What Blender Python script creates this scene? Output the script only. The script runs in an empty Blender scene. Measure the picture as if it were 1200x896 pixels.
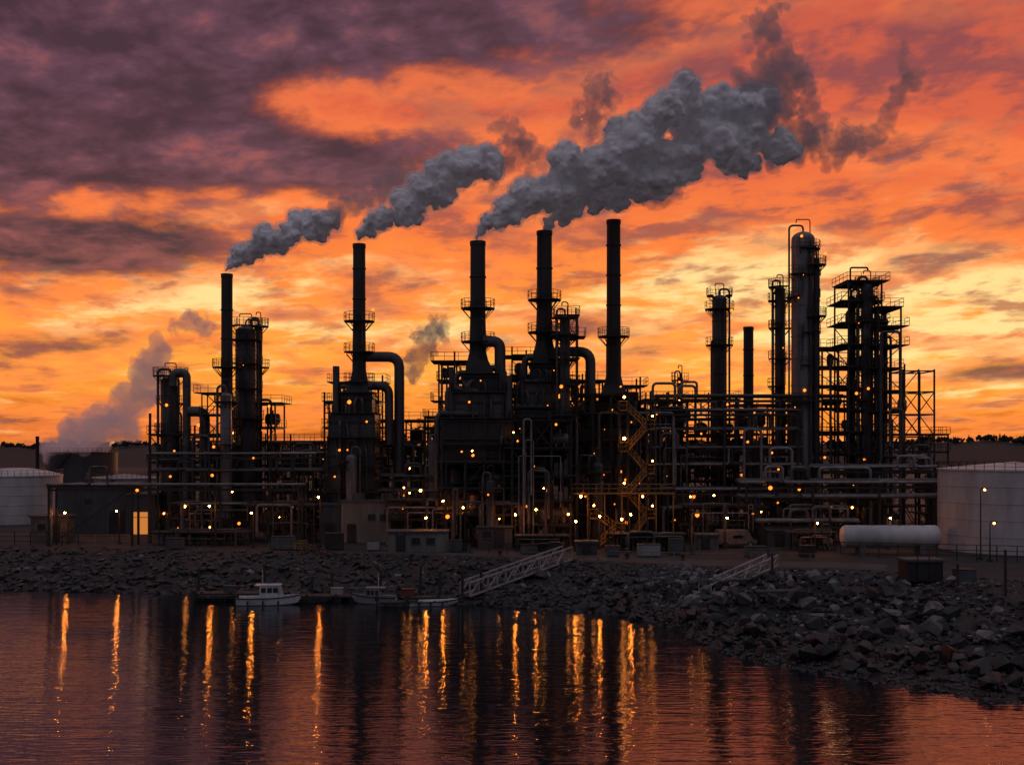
import bpy, bmesh, math, random
from mathutils import Vector, Matrix, noise
R=math.radians; PI=math.pi
F=1333.0; CH=16.0; HY=520.0; G=3.0
SC=bpy.context.scene; C=SC.collection
rnd=random.Random(7)
def X(px,d): return (px-600)/F*d
def Z(py,d): return CH+(HY-py)/F*d
def S(w,d): return w/F*d
# ------------------------------------------------------------ materials
def mat(name,c1,c2,scale=1.0,rough=.6,metal=0.0,bump=.15,stretch=(1,1,1)):
    m=bpy.data.materials.new(name); m.use_nodes=True; nt=m.node_tree; L=nt.links.new
    b=nt.nodes['Principled BSDF']
    tc=nt.nodes.new('ShaderNodeTexCoord'); mp=nt.nodes.new('ShaderNodeMapping'); mp.inputs['Scale'].default_value=stretch
    L(tc.outputs['Object'],mp.inputs['Vector'])
    n=nt.nodes.new('ShaderNodeTexNoise'); n.inputs['Scale'].default_value=scale; n.inputs['Detail'].default_value=5; n.inputs['Roughness'].default_value=.65
    L(mp.outputs[0],n.inputs['Vector'])
    r=nt.nodes.new('ShaderNodeValToRGB'); r.color_ramp.elements[0].position=.35; r.color_ramp.elements[1].position=.68
    r.color_ramp.elements[0].color=(*c1,1); r.color_ramp.elements[1].color=(*c2,1)
    L(n.outputs['Fac'],r.inputs['Fac']); L(r.outputs['Color'],b.inputs['Base Color'])
    b.inputs['Roughness'].default_value=rough; b.inputs['Metallic'].default_value=metal
    if bump:
        bp=nt.nodes.new('ShaderNodeBump'); bp.inputs['Strength'].default_value=bump; bp.inputs['Distance'].default_value=.1
        L(n.outputs['Fac'],bp.inputs['Height']); L(bp.outputs[0],b.inputs['Normal'])
    return m
def emis(name,col,st):
    m=bpy.data.materials.new(name); m.use_nodes=True; nt=m.node_tree; nt.nodes.clear()
    e=nt.nodes.new('ShaderNodeEmission'); e.inputs[0].default_value=(*col,1); e.inputs[1].default_value=st
    o=nt.nodes.new('ShaderNodeOutputMaterial'); nt.links.new(e.outputs[0],o.inputs[0]); return m
M={}
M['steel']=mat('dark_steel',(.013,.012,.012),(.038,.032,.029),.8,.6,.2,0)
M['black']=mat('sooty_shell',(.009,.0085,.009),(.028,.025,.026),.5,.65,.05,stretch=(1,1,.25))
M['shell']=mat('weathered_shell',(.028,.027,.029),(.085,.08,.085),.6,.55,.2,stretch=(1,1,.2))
M['galv']=mat('galvanised_cladding',(.09,.088,.094),(.23,.215,.22),.7,.45,.4,stretch=(1,1,.2))
M['pale']=mat('pale_aluminium',(.22,.22,.23),(.38,.37,.37),.7,.5,.2,stretch=(1,1,.2))
M['pipe']=mat('insulated_pipe',(.035,.033,.034),(.12,.11,.108),.9,.5,.3)
M['palepipe']=mat('pale_pipe',(.10,.096,.10),(.24,.222,.22),.9,.45,.3)
M['deck']=mat('grating',(.013,.012,.011),(.04,.036,.032),2,.75,.1,0)
M['yellow']=mat('yellow_paint',(.14,.075,.018),(.28,.16,.03),1.5,.6)
M['white']=mat('white_tank_paint',(.30,.29,.30),(.52,.50,.51),.35,.6,0,.1,(1,1,.3))
M['tank2']=mat('grey_tank_paint',(.17,.165,.175),(.28,.27,.275),.35,.6,0,.1,(1,1,.3))
M['darktank']=mat('dark_tank_paint',(.03,.03,.035),(.06,.056,.06),.4,.6,0,.1,(1,1,.3))
M['tan']=mat('tan_siding',(.10,.092,.086),(.20,.18,.16),.6,.8,0,.1,(1,1,.3))
M['grey']=mat('grey_siding',(.035,.035,.04),(.075,.075,.08),.6,.75,0,.1,(1,1,.3))
M['wood']=mat('wet_timber',(.015,.012,.010),(.045,.036,.03),2,.7,0,.4,(1,1,.2))
M['conc']=mat('concrete',(.06,.057,.056),(.13,.12,.118),1.2,.85)
M['asphalt']=mat('asphalt_dusty',(.020,.019,.020),(.060,.056,.054),.35,.85)
M['rock']=mat('riprap_rock',(.011,.012,.014),(.060,.059,.063),.7,.85,0,.6)
M['rock2']=mat('pale_rock',(.06,.06,.066),(.22,.215,.22),.7,.85,0,.6)
M['rockd']=mat('black_rock',(.004,.004,.005),(.016,.015,.016),.9,.55,0,.6)  # near-black stone for the waterline band and much of the left bank
M['glass']=mat('dark_glass',(.01,.012,.015),(.02,.022,.028),1,.08,0,0)
M['boatw']=mat('white_gelcoat',(.36,.36,.39),(.58,.58,.61),1,.35,0,0)
M['rubber']=mat('rubber',(.010,.010,.010),(.025,.025,.025),2,.8)
M['red']=mat('dull_red',(.10,.02,.015),(.18,.035,.025),1,.5)
M['tree']=mat('far_foliage',(.005,.006,.006),(.016,.014,.012),.3,.9,0,0)
M['lampO']=emis('sodium_lamp',(1,.235,.022),2.3)
M['lampW']=emis('warm_lamp',(1,.30,.045),46)
M['lampB']=emis('quay_lamp',(1,.27,.03),300)
M['glow']=emis('lit_doorway',(1,.33,.07),.6)
# ------------------------------------------------------------ mesh builder
class MB:
    def __init__(s): s.v=[]; s.f=[]
    def add(s,vs,fs):
        n=len(s.v); s.v+= [Vector(v) for v in vs]; s.f+=[tuple(n+i for i in f) for f in fs]; return s
    def box(s,x0,x1,y0,y1,z0,z1):
        return s.add([(x0,y0,z0),(x1,y0,z0),(x1,y1,z0),(x0,y1,z0),(x0,y0,z1),(x1,y0,z1),(x1,y1,z1),(x0,y1,z1)],
          [(0,3,2,1),(4,5,6,7),(0,1,5,4),(1,2,6,5),(2,3,7,6),(3,0,4,7)])
    def cyl(s,p,q,r0,r1=None,n=10,ph=0,cap=True):
        p=Vector(p);q=Vector(q); r1=r0 if r1 is None else r1
        a=(q-p); 
        if a.length<1e-6: return s
        a.normalize()
        u=Vector((1,0,0)) if abs(a.z)>.99 else a.cross(Vector((0,0,1))).normalized()
        w=a.cross(u)
        vs=[]
        for c,r in((p,r0),(q,r1)):
            for i in range(n):
                t=2*PI*i/n+ph; vs.append(c+u*math.cos(t)*r+w*math.sin(t)*r)
        fs=[(i,(i+1)%n,n+(i+1)%n,n+i) for i in range(n)]
        if cap: fs+=[tuple(range(n-1,-1,-1)),tuple(range(n,2*n))]
        return s.add(vs,fs)
    def beam(s,p,q,w): return s.cyl(p,q,w*.707,n=4,ph=PI/4)
    def rev(s,cx,cy,prof,n=20):
        vs=[];fs=[]
        for r,z in prof:
            for i in range(n):
                t=2*PI*i/n; vs.append((cx+r*math.cos(t),cy+r*math.sin(t),z))
        for k in range(len(prof)-1):
            for i in range(n):
                j=(i+1)%n; fs.append((k*n+i,k*n+j,(k+1)*n+j,(k+1)*n+i))
        fs.append(tuple(range(n-1,-1,-1))); b=(len(prof)-1)*n; fs.append(tuple(range(b,b+n)))
        return s.add(vs,fs)
    def tube(s,pts,r,n=10,fil=None):
        pts=[Vector(p) for p in pts]; fil=r*2.2 if fil is None else fil
        P=[pts[0]]
        for i in range(1,len(pts)-1):
            a,b,c=pts[i-1],pts[i],pts[i+1]
            d1=(a-b); d2=(c-b); k=min(fil,d1.length*.49,d2.length*.49); d1.normalize(); d2.normalize()
            s0=b+d1*k; s1=b+d2*k
            for j in range(7):
                t=j/6; P.append((s0*(1-t)+b*t)*(1-t)+(b*(1-t)+s1*t)*t)
        P.append(pts[-1])
        vs=[];fs=[]; u=None
        for i,p in enumerate(P):
            a=(P[min(i+1,len(P)-1)]-P[max(i-1,0)])
            if a.length<1e-6: a=Vector((0,0,1))
            a.normalize()
            if u is None: u=Vector((1,0,0)) if abs(a.x)<.9 else Vector((0,0,1))
            u=(u-a*u.dot(a)).normalized(); w=a.cross(u)
            for k in range(n):
                t=2*PI*k/n; vs.append(p+u*math.cos(t)*r+w*math.sin(t)*r)
        for i in range(len(P)-1):
            for k in range(n):
                j=(k+1)%n; fs.append((i*n+k,i*n+j,(i+1)*n+j,(i+1)*n+k))
        fs.append(tuple(range(n-1,-1,-1))); b=(len(P)-1)*n; fs.append(tuple(range(b,b+n)))
        return s.add(vs,fs)
    def build(s,name,m,parent=None,smooth=True,mats=None):
        o0=ORG.get(parent.name,Vector((0,0,0))) if parent else Vector((0,0,0))
        me=bpy.data.meshes.new(name); me.from_pydata([v-o0 for v in s.v],[],s.f)
        me.materials.append(M[m] if isinstance(m,str) else m)
        if smooth: me.shade_smooth(); me.set_sharp_from_angle(angle=R(38))
        o=bpy.data.objects.new(name,me); C.objects.link(o)
        if parent: o.parent=parent; ORG[o.name]=o0
        return o
ORG={}
def tag(o,label=None,cat=None,group=None,kind=None):
    if label:o['label']=label
    if cat:o['category']=cat
    if group:o['group']=group
    if kind:o['kind']=kind
    return o
def thing(name,label,cat,loc=(0,0,0),group=None):
    o=bpy.data.objects.new(name,None); C.objects.link(o); o.location=loc; o.empty_display_size=.5
    ORG[o.name]=Vector(loc); tag(o,label,cat,group); return o
_lm={}
def lamp(parent,p,r=.2,m='lampO'):
    if m not in _lm:
        bm=bmesh.new(); bmesh.ops.create_icosphere(bm,subdivisions=1,radius=1); me=bpy.data.meshes.new('lamp'); bm.to_mesh(me); bm.free(); me.materials.append(M[m]); _lm[m]=me
    if m=='lampO': r*=rnd.choice((.6,.9,1.2,1.7))
    if m=='lampW': r*=rnd.choice((.65,.85,1.15))
    o=bpy.data.objects.new('lamp',_lm[m]); C.objects.link(o); o.parent=parent
    o.location=Vector(p)-ORG.get(parent.name,Vector((0,0,0))); o.scale=(r,r,r); return o
def lk(): return rnd.choice(('lampO','lampO','lampW'))
# ------------------------------------------------------------ refinery kit
def ring_platform(root,cx,cy,z,r0,r1,a0=0,a1=2*PI,lamps=1):
    n=max(6,int((a1-a0)/(PI/9)))
    d=MB(); vs=[];fs=[]
    for i in range(n+1):
        a=a0+(a1-a0)*i/n; c,s_=math.cos(a),math.sin(a)
        for r,zz in((r0,z),(r1,z),(r1,z-.16),(r0,z-.16)): vs.append((cx+r*c,cy+r*s_,zz))
    for i in range(n):
        for k in range(4):
            j=(k+1)%4; fs.append((i*4+k,i*4+j,(i+1)*4+j,(i+1)*4+k))
    d.add(vs,fs)
    for i in range(0,n+1,2):
        a=a0+(a1-a0)*i/n; c,s_=math.cos(a),math.sin(a)
        d.beam((cx+r1*c,cy+r1*s_,z-.1),(cx+r0*c,cy+r0*s_,z-.1-(r1-r0)*1.1),.09)
    p=d.build('platform','deck',root,False)
    q=MB(); pr=None
    for i in range(n+1):
        a=a0+(a1-a0)*i/n; x,y=cx+r1*math.cos(a),cy+r1*math.sin(a)
        q.beam((x,y,z),(x,y,z+1.15),.06)
        if pr:
            for h in(.6,1.15): q.beam((pr[0],pr[1],z+h),(x,y,z+h),.06)
        pr=(x,y)
    q.build('railing','steel',p,False)
    if lamps and (z<24 or rnd.random()<.45):
        a=rnd.uniform(PI*1.05,PI*1.95); lamp(root,(cx+(r1-.1)*math.cos(a),cy+(r1+.1)*math.sin(a),z+rnd.choice((1.5,-.4))),rnd.uniform(.11,.16),'lampO')
def rect_platform(root,x0,x1,y0,y1,z,sides='fblr',mt='deck',name='deck',rail='steel'):
    d=MB().box(x0,x1,y0,y1,z-.14,z); 
    p=d.build(name,mt,root,False); q=MB()
    segs={'f':((x0,y0),(x1,y0)),'b':((x0,y1),(x1,y1)),'l':((x0,y0),(x0,y1)),'r':((x1,y0),(x1,y1))}
    for s_ in sides:
        a,b=segs[s_]; Ln=math.hypot(b[0]-a[0],b[1]-a[1]); n=max(1,int(Ln/1.6))
        for i in range(n+1):
            t=i/n; x=a[0]+(b[0]-a[0])*t; y=a[1]+(b[1]-a[1])*t; q.beam((x,y,z),(x,y,z+1.1),.06)
        for h in(.55,1.1): q.beam((*a,z+h),(*b,z+h),.06)
    if sides: q.build('railing',rail,p,False)
    return p
def ladder(root,x,y,z0,z1,w=.5):
    m=MB(); m.beam((x-w/2,y,z0),(x-w/2,y,z1),.07).beam((x+w/2,y,z0),(x+w/2,y,z1),.07)
    z=z0
    while z<z1: m.beam((x-w/2,y,z),(x+w/2,y,z),.04); z+=.4
    z=z0+2
    while z<z1:
        pts=[(x+.42*math.cos(a),y-.1-.6*math.sin(a),z) for a in [PI*i/6 for i in range(7)]]
        for a,b in zip(pts,pts[1:]): m.beam(a,b,.05)
        z+=1.1
    for sx in(-.38,0,.38): m.beam((x+sx,y-.1-.6*math.sqrt(max(0,1-(sx/.42)**2)),z0+2),(x+sx,y-.1-.6*math.sqrt(max(0,1-(sx/.42)**2)),z1),.04)
    m.build('ladder','steel',root,False)
def tower(px,d,w,topy,plats,label,mt='shell',risers=1,basez=G,name='process_column',cat='column',lad=1,group=None,taper=None,pw=1.1):
    x=X(px,d); r=S(w,d)/2; zt=Z(topy,d)-.2; rt=thing(name,label,cat,(x,d,basez),group)
    m=MB(); r2=taper or r; zm=basez+(zt-basez)*.45
    prof=[(r*1.25,basez),(r*1.12,basez+2.5),(r,basez+2.6),(r,zm),(r2,zm+.8),(r2,zt-r2*.7)]
    for i in range(1,6): a=i/6*PI/2; prof.append((r2*math.cos(a),zt-r2*.7+r2*.7*math.sin(a)))
    prof.append((r2*.12,zt)); m.rev(x,d,prof,22)
    z=basez+4
    while z<zt-2: m.rev(x,d,[(r-.03,z),(r+.08,z+.02),(r+.08,z+.14),(r-.03,z+.16)],22); z+=rnd.uniform(3,4.6)
    m.build('shell',mt,rt)
    prev=basez
    for k,py in enumerate(sorted(plats,reverse=True)):
        zz=Z(py,d); full=rnd.random()<.35
        a0=rnd.uniform(0,PI*2); 
        ring_platform(rt,x,d,zz,r*1.02,r+pw*rnd.uniform(.75,1.05),0 if full else a0,2*PI if full else a0+PI*rnd.uniform(1,1.5),1)
        if lad:
            sx=x+(r*.5 if k%2 else -r*.5); ladder(rt,sx,d-r-.25,prev+.1,zz+1)
        prev=zz
    for k in range(risers):
        a=rnd.uniform(-.6,PI+.6) if k else rnd.choice((0.1,PI-.1)); rr=rnd.uniform(.12,.22); q=r+rr+.25; ex,ey=x+q*math.cos(a),d-abs(q*math.sin(a))*.5
        top=rnd.uniform(.7,.98)*(zt-basez)+basez
        p=[(ex,ey,basez),(ex,ey,top+.6 if k else zt+.9),(x,d,zt+.9),(x,d,zt-.2)] if k==0 else [(ex,ey,basez),(ex,ey,top),(x,d,top)]
        MB().tube(p,rr,8,.7).build('riser_pipe','pipe',rt)
    m=MB(); m.tube([(x+r*.6,d,zt-r),(x+r*.6,d,zt+1.8),(x-r*.6,d,zt+1.8),(x-r*.6,d,zt+1.3)],.08,6,.4); m.build('davit','steel',rt)
    return rt
def stack(px,d,w,topy,plats,label,boxes=None,hoodtop=None,duct=None,mt='black',group=None,dep=8):
    """tall chimney, optional stepped fireboxes [(px0,px1,topy,mat)] and a short hood on top"""
    x=X(px,d); r=S(w,d)/2; zt=Z(topy,d); rt=thing('chimney',label,'chimney',(x,d,G),group)
    zb=G; dd=dep
    for bi,bxx in enumerate(boxes or []):
        x0,x1=X(bxx[0],d),X(bxx[1],d); zlo=(G+2.2) if bi==0 else zb; zbx=Z(bxx[2],d); y0,y1=d-dd/2,d+dd/2
        MB().box(x0,x1,y0,y1,zlo,zbx).build('firebox',bxx[3],rt,False)
        m=MB(); n=max(2,int((x1-x0)/1.8))
        for i in range(n+1):
            xx=x0+(x1-x0)*i/n
            for yy in(y0-.12,y1+.12): m.box(xx-.1,xx+.1,yy-.13,yy+.13,G if bi==0 else zlo,zbx+.2)
        z=zlo
        while z<zbx+.3: m.box(x0-.28,x1+.28,y0-.24,y0-.05,z-.12,z+.12); m.box(x0-.28,x0-.04,y0,y1,z-.12,z+.12); m.box(x1+.04,x1+.28,y0,y1,z-.12,z+.12); z+=2.3
        m.build('buckstay_frame','steel',rt,False)
        zz=zlo+.6 if bi==0 else zlo+.25
        while zz<zbx-.8:
            rect_platform(rt,x0-rnd.uniform(.6,1.6),x1+rnd.uniform(.6,1.6),y0-1.5,y0-.26,zz,'flr')
            if rnd.random()<.9: lamp(rt,(rnd.uniform(x0,x1),y0-1.3,zz+rnd.choice((1.4,2.0))),rnd.uniform(.12,.2),'lampO' if zz>17 else lk())
            zz+=rnd.uniform(3,3.9)
        m=MB()
        for k in range(4):
            xx=rnd.uniform(x0+.4,x1-.4); m.tube([(xx,y0-.5,zlo-1.5 if bi==0 else zlo),(xx,y0-.5,rnd.uniform(zlo+.4*(zbx-zlo),zbx-.6)),(xx+rnd.uniform(-1,1),y0+.2,zbx-.5)],rnd.uniform(.09,.2),7,.5)
        m.build('burner_piping','pipe',rt)
        for sgn in(-1,1):
            if rnd.random()<.8:
                q=x0-.9 if sgn<0 else x1+.9; MB().tube([(q,y0+1,G),(q,y0+1,zbx+rnd.uniform(-2,1.2)),((x0+x1)/2,y0+1,zbx+rnd.uniform(0,1.2))],rnd.uniform(.25,.5),12,1).build('duct','shell',rt)
        zb=zbx; dd*=.72
        rect_platform(rt,x0-.4,x1+.4,y0-.6,y1+.4,zbx+.25,'fblr')
    if boxes:
        zh=Z(hoodtop,d); hw=r*1.5; yh=dd/.72/2-.3; x0,x1=X(boxes[-1][0],d),X(boxes[-1][1],d)
        m=MB(); m.add([(x0+.3,d-yh,zb),(x1-.3,d-yh,zb),(x1-.3,d+yh,zb),(x0+.3,d+yh,zb),(x-hw,d-hw,zh),(x+hw,d-hw,zh),(x+hw,d+hw,zh),(x-hw,d+hw,zh)],
           [(0,3,2,1),(4,5,6,7),(0,1,5,4),(1,2,6,5),(2,3,7,6),(3,0,4,7)]); m.build('hood','black',rt,False)
        zb=zh-.2
    m=MB(); h=zt-zb
    m.rev(x,d,[(r*1.5,zb),(r*1.12,zb+1.6),(r*1.1,zb+h*.25),(r*1.03,zb+h*.4),(r,zt-.6),(r*1.07,zt-.55),(r*1.07,zt),(r*.86,zt),(r*.86,zt-2)],24)
    z=zb+3
    while z<zt-2: m.rev(x,d,[(r*.98,z),(r*1.13,z+.05),(r*1.13,z+.2),(r*.98,z+.25)],24); z+=4.2
    m.build('shaft',mt,rt)
    for py in plats: ring_platform(rt,x,d,Z(py,d),r*1.05,r+1.25,0,2*PI,1)
    if plats: ladder(rt,x+r*.3,d-r*1.1-.25,zb+.5,Z(min(plats),d)+1)
    if duct:
        for (pts,w2,dd2) in duct:
            m=MB(); m.tube([(X(a,d+dd2),d+dd2,Z(b,d+dd2)) for a,b in pts],S(w2,d)/2,16,S(w2,d)*1.15); m.build('duct','shell',rt)
    return rt
def drum(parent,x,y,z,L,r,mt='shell',name='drum'):
    m=MB(); prof=[]
    for s_ in(-1,1):
        for i in range(5):
            a=i/4*PI/2; a=a if s_>0 else PI/2-a
            prof.append((max(.02,r*math.cos(a)) ,s_*(L/2+r*.4*math.sin(a))))
    n=16; vs=[];fs=[]
    for rr,xx in prof:
        for i in range(n):
            t=2*PI*i/n; vs.append((x+xx,y+rr*math.cos(t),z+r+rr*math.sin(t)))
    for k in range(len(prof)-1):
        for i in range(n): j=(i+1)%n; fs.append((k*n+i,k*n+j,(k+1)*n+j,(k+1)*n+i))
    m.add(vs,fs)
    for s_ in(-.32,.32): m.box(x+s_*L-.12,x+s_*L+.12,y-r*.7,y+r*.7,z-.3,z+r*.5)
    m.cyl((x,y,z+2*r-.1),(x,y,z+2*r+.5),.14,n=8)
    return m.build(name,mt,parent)
def frame(px0,px1,d,dep,levels,label,nb=3,equip=.7,brace=.5,lamps=1.0,colw=.24,deck=True,name='process_structure',vp=6,rail=True):
    x0,x1=X(px0,d),X(px1,d); y0,y1=d-dep/2,d+dep/2; rt=thing(name,label,'industrial structure',((x0+x1)/2,d,G))
    zs=[Z(p,d) for p in sorted(levels,reverse=True)]; zt=zs[-1]
    m=MB(); xs=[x0+(x1-x0)*i/nb for i in range(nb+1)]
    for xx in xs:
        for yy in(y0,y1): m.box(xx-colw/2,xx+colw/2,yy-colw/2,yy+colw/2,G,zt+rnd.choice((0,0,1.2)))
    for z in zs:
        for yy in(y0,y1): m.box(x0,x1,yy-colw*.4,yy+colw*.4,z-.34,z-.16)
        for xx in xs: m.box(xx-colw*.4,xx+colw*.4,y0,y1,z-.36,z-.17)
    zz=[G]+zs
    for i in range(nb):
        for k in range(len(zz)-1):
            if rnd.random()<brace:
                for yy in(y0,y1):
                    if rnd.random()<.5: m.beam((xs[i],yy,zz[k]),(xs[i+1],yy,zz[k+1]-.3),.12)
                    if rnd.random()<.6: m.beam((xs[i+1],yy,zz[k]),(xs[i],yy,zz[k+1]-.3),.12)
    m.build('steel_frame','steel',rt,False)
    for k,z in enumerate(zs):
        if deck:
            e0,e1=rnd.choice((.3,.3,1.1)),rnd.choice((.3,.3,1.1)); rect_platform(rt,x0-e0,x1+e1,y0-.3,y1+.3,z,'flr' if rail else '')
        fac=.75 if z<18 else .4
        for j in range(int(lamps*fac*(x1-x0)/6+rnd.random()*.9)):
            lamp(rt,(rnd.uniform(x0,x1),y0-.25,z+rnd.choice((rnd.uniform(-1.2,-.3),rnd.uniform(.8,1.8)))),rnd.uniform(.1,.19),'lampO' if z>19 else lk())
    base=[G]+zs[:-1]
    for k,z in enumerate(base):
        hgt=(zs[k]-z)
        for i in range(nb):
            if rnd.random()<equip:
                cx=(xs[i]+xs[i+1])/2; t=rnd.random(); bw=(xs[i+1]-xs[i])
                mt=rnd.choice(('shell','black','steel','pipe','black','galv'))
                if t<.4: drum(rt,cx,d+rnd.uniform(-.2,.2)*dep,z+.35,bw*.65,min(hgt*.27,rnd.uniform(.5,.9)),mt)
                elif t<.75:
                    r=min(bw*.35,rnd.uniform(.5,1.1)); hh=hgt*rnd.uniform(.6,.8); yy=y0+dep*rnd.uniform(.3,.7)
                    MB().rev(cx,yy,[(r*.5,z),(r,z+.5),(r,z+hh-.4),(r*.6,z+hh),(.12,z+hh+.1)],14).build('vessel',mt,rt)
                else:
                    m=MB()
                    for q in range(3): xx=cx+(q-1)*bw*.25; m.box(xx-bw*.1,xx+bw*.1,y0+dep*.2,y0+dep*.7,z+.02,z+hgt*rnd.uniform(.3,.65))
                    m.build('equipment_skid',mt,rt,False)
    for k in range(vp):
        xx=rnd.uniform(x0,x1); yy=rnd.choice((y0-.55,y0+dep*.3,y0-.8)); za=rnd.uniform(G,G+(zt-G)*.4); zb=rnd.uniform(G+(zt-G)*.5,zt+.5); x2=rnd.uniform(x0,x1); r=rnd.choice((.07,.1,.13,.2))
        MB().tube([(xx,yy,G if rnd.random()<.6 else za),(xx,yy,zb),(x2,yy,zb),(x2,yy,za+rnd.uniform(0,2))],r,8,r*3).build('pipe',rnd.choice(('pipe','palepipe','pipe','shell')),rt)
    return rt
def rack(px0,px1,d,ytops,label,npipes=5,dep=4,sp=6.5,lamps=.6,mts=('pipe','palepipe','shell'),rr=(.08,.12,.18,.24)):
    x0,x1=X(px0,d),X(px1,d); rt=thing('pipe_rack',label,'pipe rack',((x0+x1)/2,d,G)); zs=[Z(p,d) for p in ytops]
    m=MB(); n=max(1,int((x1-x0)/sp))
    for i in range(n+1):
        xx=x0+(x1-x0)*i/n
        for yy in(d-dep/2,d+dep/2): m.box(xx-.13,xx+.13,yy-.13,yy+.13,G,max(zs))
        for z in zs: m.box(xx-.12,xx+.12,d-dep/2-.4,d+dep/2+.4,z-.3,z-.02)
        if i<n and rnd.random()<.4: m.beam((xx,d-dep/2,G),(xx+(x1-x0)/n,d-dep/2,min(zs)-.2),.12)
    for yy in(d-dep/2,d+dep/2): m.box(x0,x1,yy-.09,yy+.09,max(zs)-.62,max(zs)-.38)
    m.build('support_frame','steel',rt,False)
    for z in zs:
        for k in range(npipes):
            r=rnd.choice(rr); yy=d-dep/2+dep*(k+.5)/npipes; a=x0-.5 if rnd.random()<.7 else rnd.uniform(x0,x0+(x1-x0)*.3); b=x1+.5 if rnd.random()<.7 else rnd.uniform(x0+(x1-x0)*.7,x1)
            pts=[(a,yy,z+r),(b,yy,z+r)]
            if rnd.random()<.3:
                c=rnd.uniform(a+2,b-4); h=rnd.uniform(1.2,2.4); pts=[(a,yy,z+r),(c,yy,z+r),(c,yy,z+r+h),(c+2.2,yy,z+r+h),(c+2.2,yy,z+r),(b,yy,z+r)]
            elif rnd.random()<.3: pts=[(a,yy,G+.2),(a,yy,z+r),(b,yy,z+r)]
            MB().tube(pts,r,8,r*2.5).build('pipe',rnd.choice(mts),rt)
        for k in range(int(lamps*.8*(x1-x0)/7)): lamp(rt,(rnd.uniform(x0,x1),d-dep/2-.45,z-.5),rnd.uniform(.1,.18),lk())
    return rt
# ------------------------------------------------------------ world sky
w=bpy.data.worlds.new('World'); SC.world=w; w.use_nodes=True; nt=w.node_tree; nt.nodes.clear(); LK=nt.links.new
def nm(op,a,b=None,c=None):
    n=nt.nodes.new('ShaderNodeMath'); n.operation=op
    for i,v in enumerate((a,b,c)):
        if v is None: continue
        if isinstance(v,(int,float)): n.inputs[i].default_value=v
        else: LK(v,n.inputs[i])
    return n.outputs[0]
def ss(v,a,b,lo=0,hi=1):
    n=nt.nodes.new('ShaderNodeMapRange'); n.interpolation_type='SMOOTHSTEP'; LK(v,n.inputs[0])
    for i,x in enumerate((a,b,lo,hi)): n.inputs[i+1].default_value=x
    return n.outputs[0]
def mx(f,a,b):
    n=nt.nodes.new('ShaderNodeMix'); n.data_type='RGBA'
    for i,v in((0,f),(6,a),(7,b)):
        if isinstance(v,tuple): n.inputs[i].default_value=(*v,1)
        elif isinstance(v,(int,float)): n.inputs[i].default_value=v
        else: LK(v,n.inputs[i])
    return n.outputs[2]
def comb(a,b,c):
    n=nt.nodes.new('ShaderNodeCombineXYZ')
    for i,v in enumerate((a,b,c)):
        if isinstance(v,(int,float)): n.inputs[i].default_value=v
        else: LK(v,n.inputs[i])
    return n.outputs[0]
def noi(v,sc,det,rough,dist,):
    n=nt.nodes.new('ShaderNodeTexNoise'); LK(v,n.inputs['Vector']); n.inputs['Scale'].default_value=sc; n.inputs['Detail'].default_value=det; n.inputs['Roughness'].default_value=rough; n.inputs['Distortion'].default_value=dist
    return n.outputs['Fac']
tc=nt.nodes.new('ShaderNodeTexCoord'); sp=nt.nodes.new('ShaderNodeSeparateXYZ'); LK(tc.outputs['Generated'],sp.inputs[0])
dx,dy,dz=sp.outputs
yy=nm('MAXIMUM',dy,.3); A=nm('DIVIDE',dx,yy); B=nm('DIVIDE',nm('MAXIMUM',dz,0.0),yy)
u=nm('DIVIDE',A,nm('ADD',B,.30)); v=nm('DIVIDE',.78,nm('ADD',B,.20))
v=nm('ADD',v,nm('MULTIPLY',u,.14))
N1=noi(comb(u,v,3.7),2.2,6,.56,.2); N2=noi(comb(u,v,9.1),5.6,6,.56,.25); N3=noi(comb(u,nm('MULTIPLY',v,1.6),1.3),3.6,6,.6,.2); N4=noi(comb(u,nm('MULTIPLY',v,1.25),5.5),13.0,4,.58,.2)
def blob(px,py,rx,ry,amp):
    a=nm('DIVIDE',nm('SUBTRACT',A,(px-600)/F),rx/F); b=nm('DIVIDE',nm('SUBTRACT',B,(520-py)/F),ry/F)
    q=nm('ADD',nm('MULTIPLY',a,a),nm('MULTIPLY',b,b)); return nm('MULTIPLY',nm('EXPONENT',nm('MULTIPLY',q,-1.0)),amp)
Bp=nm('ADD',B,nm('MULTIPLY',nm('SUBTRACT',N2,.5),.14))
cr=nt.nodes.new('ShaderNodeValToRGB'); LK(Bp,cr.inputs[0]); e=cr.color_ramp.elements
stops=[(0,(.60,.18,.04)),(.02,(.84,.28,.05)),(.06,(.97,.42,.08)),(.12,(.94,.34,.07)),(.18,(.88,.24,.065)),(.25,(.76,.17,.075)),(.33,(.62,.14,.085)),(.5,(.52,.13,.09)),(.8,(.3,.10,.10))]
e[0].position=0;e[0].color=(*stops[0][1],1); e[1].position=.8;e[1].color=(*stops[-1][1],1)
for p,c in stops[1:-1]:
    q=e.new(p); q.color=(*c,1)
base=cr.outputs[0]
hb=nm('ADD',nm('ADD',blob(1080,370,260,90,.20),blob(850,320,240,50,.12)),nm('ADD',blob(230,350,260,45,.14),blob(560,390,280,50,.10)))
hm=nm('ADD',nm('ADD',nm('MULTIPLY',N3,.72),nm('MULTIPLY',N4,.28)),hb); hmask=nm('MULTIPLY',ss(hm,.54,.70),ss(B,.27,.14))
base=mx(hmask,base,(1.0,.72,.33))
mm=nm('ADD',nm('ADD',nm('MULTIPLY',N2,.68),nm('MULTIPLY',N4,.32)),nm('MULTIPLY',ss(B,.04,.3),.05)); mmask=nm('MULTIPLY',ss(mm,.50,.62),.78)
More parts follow.
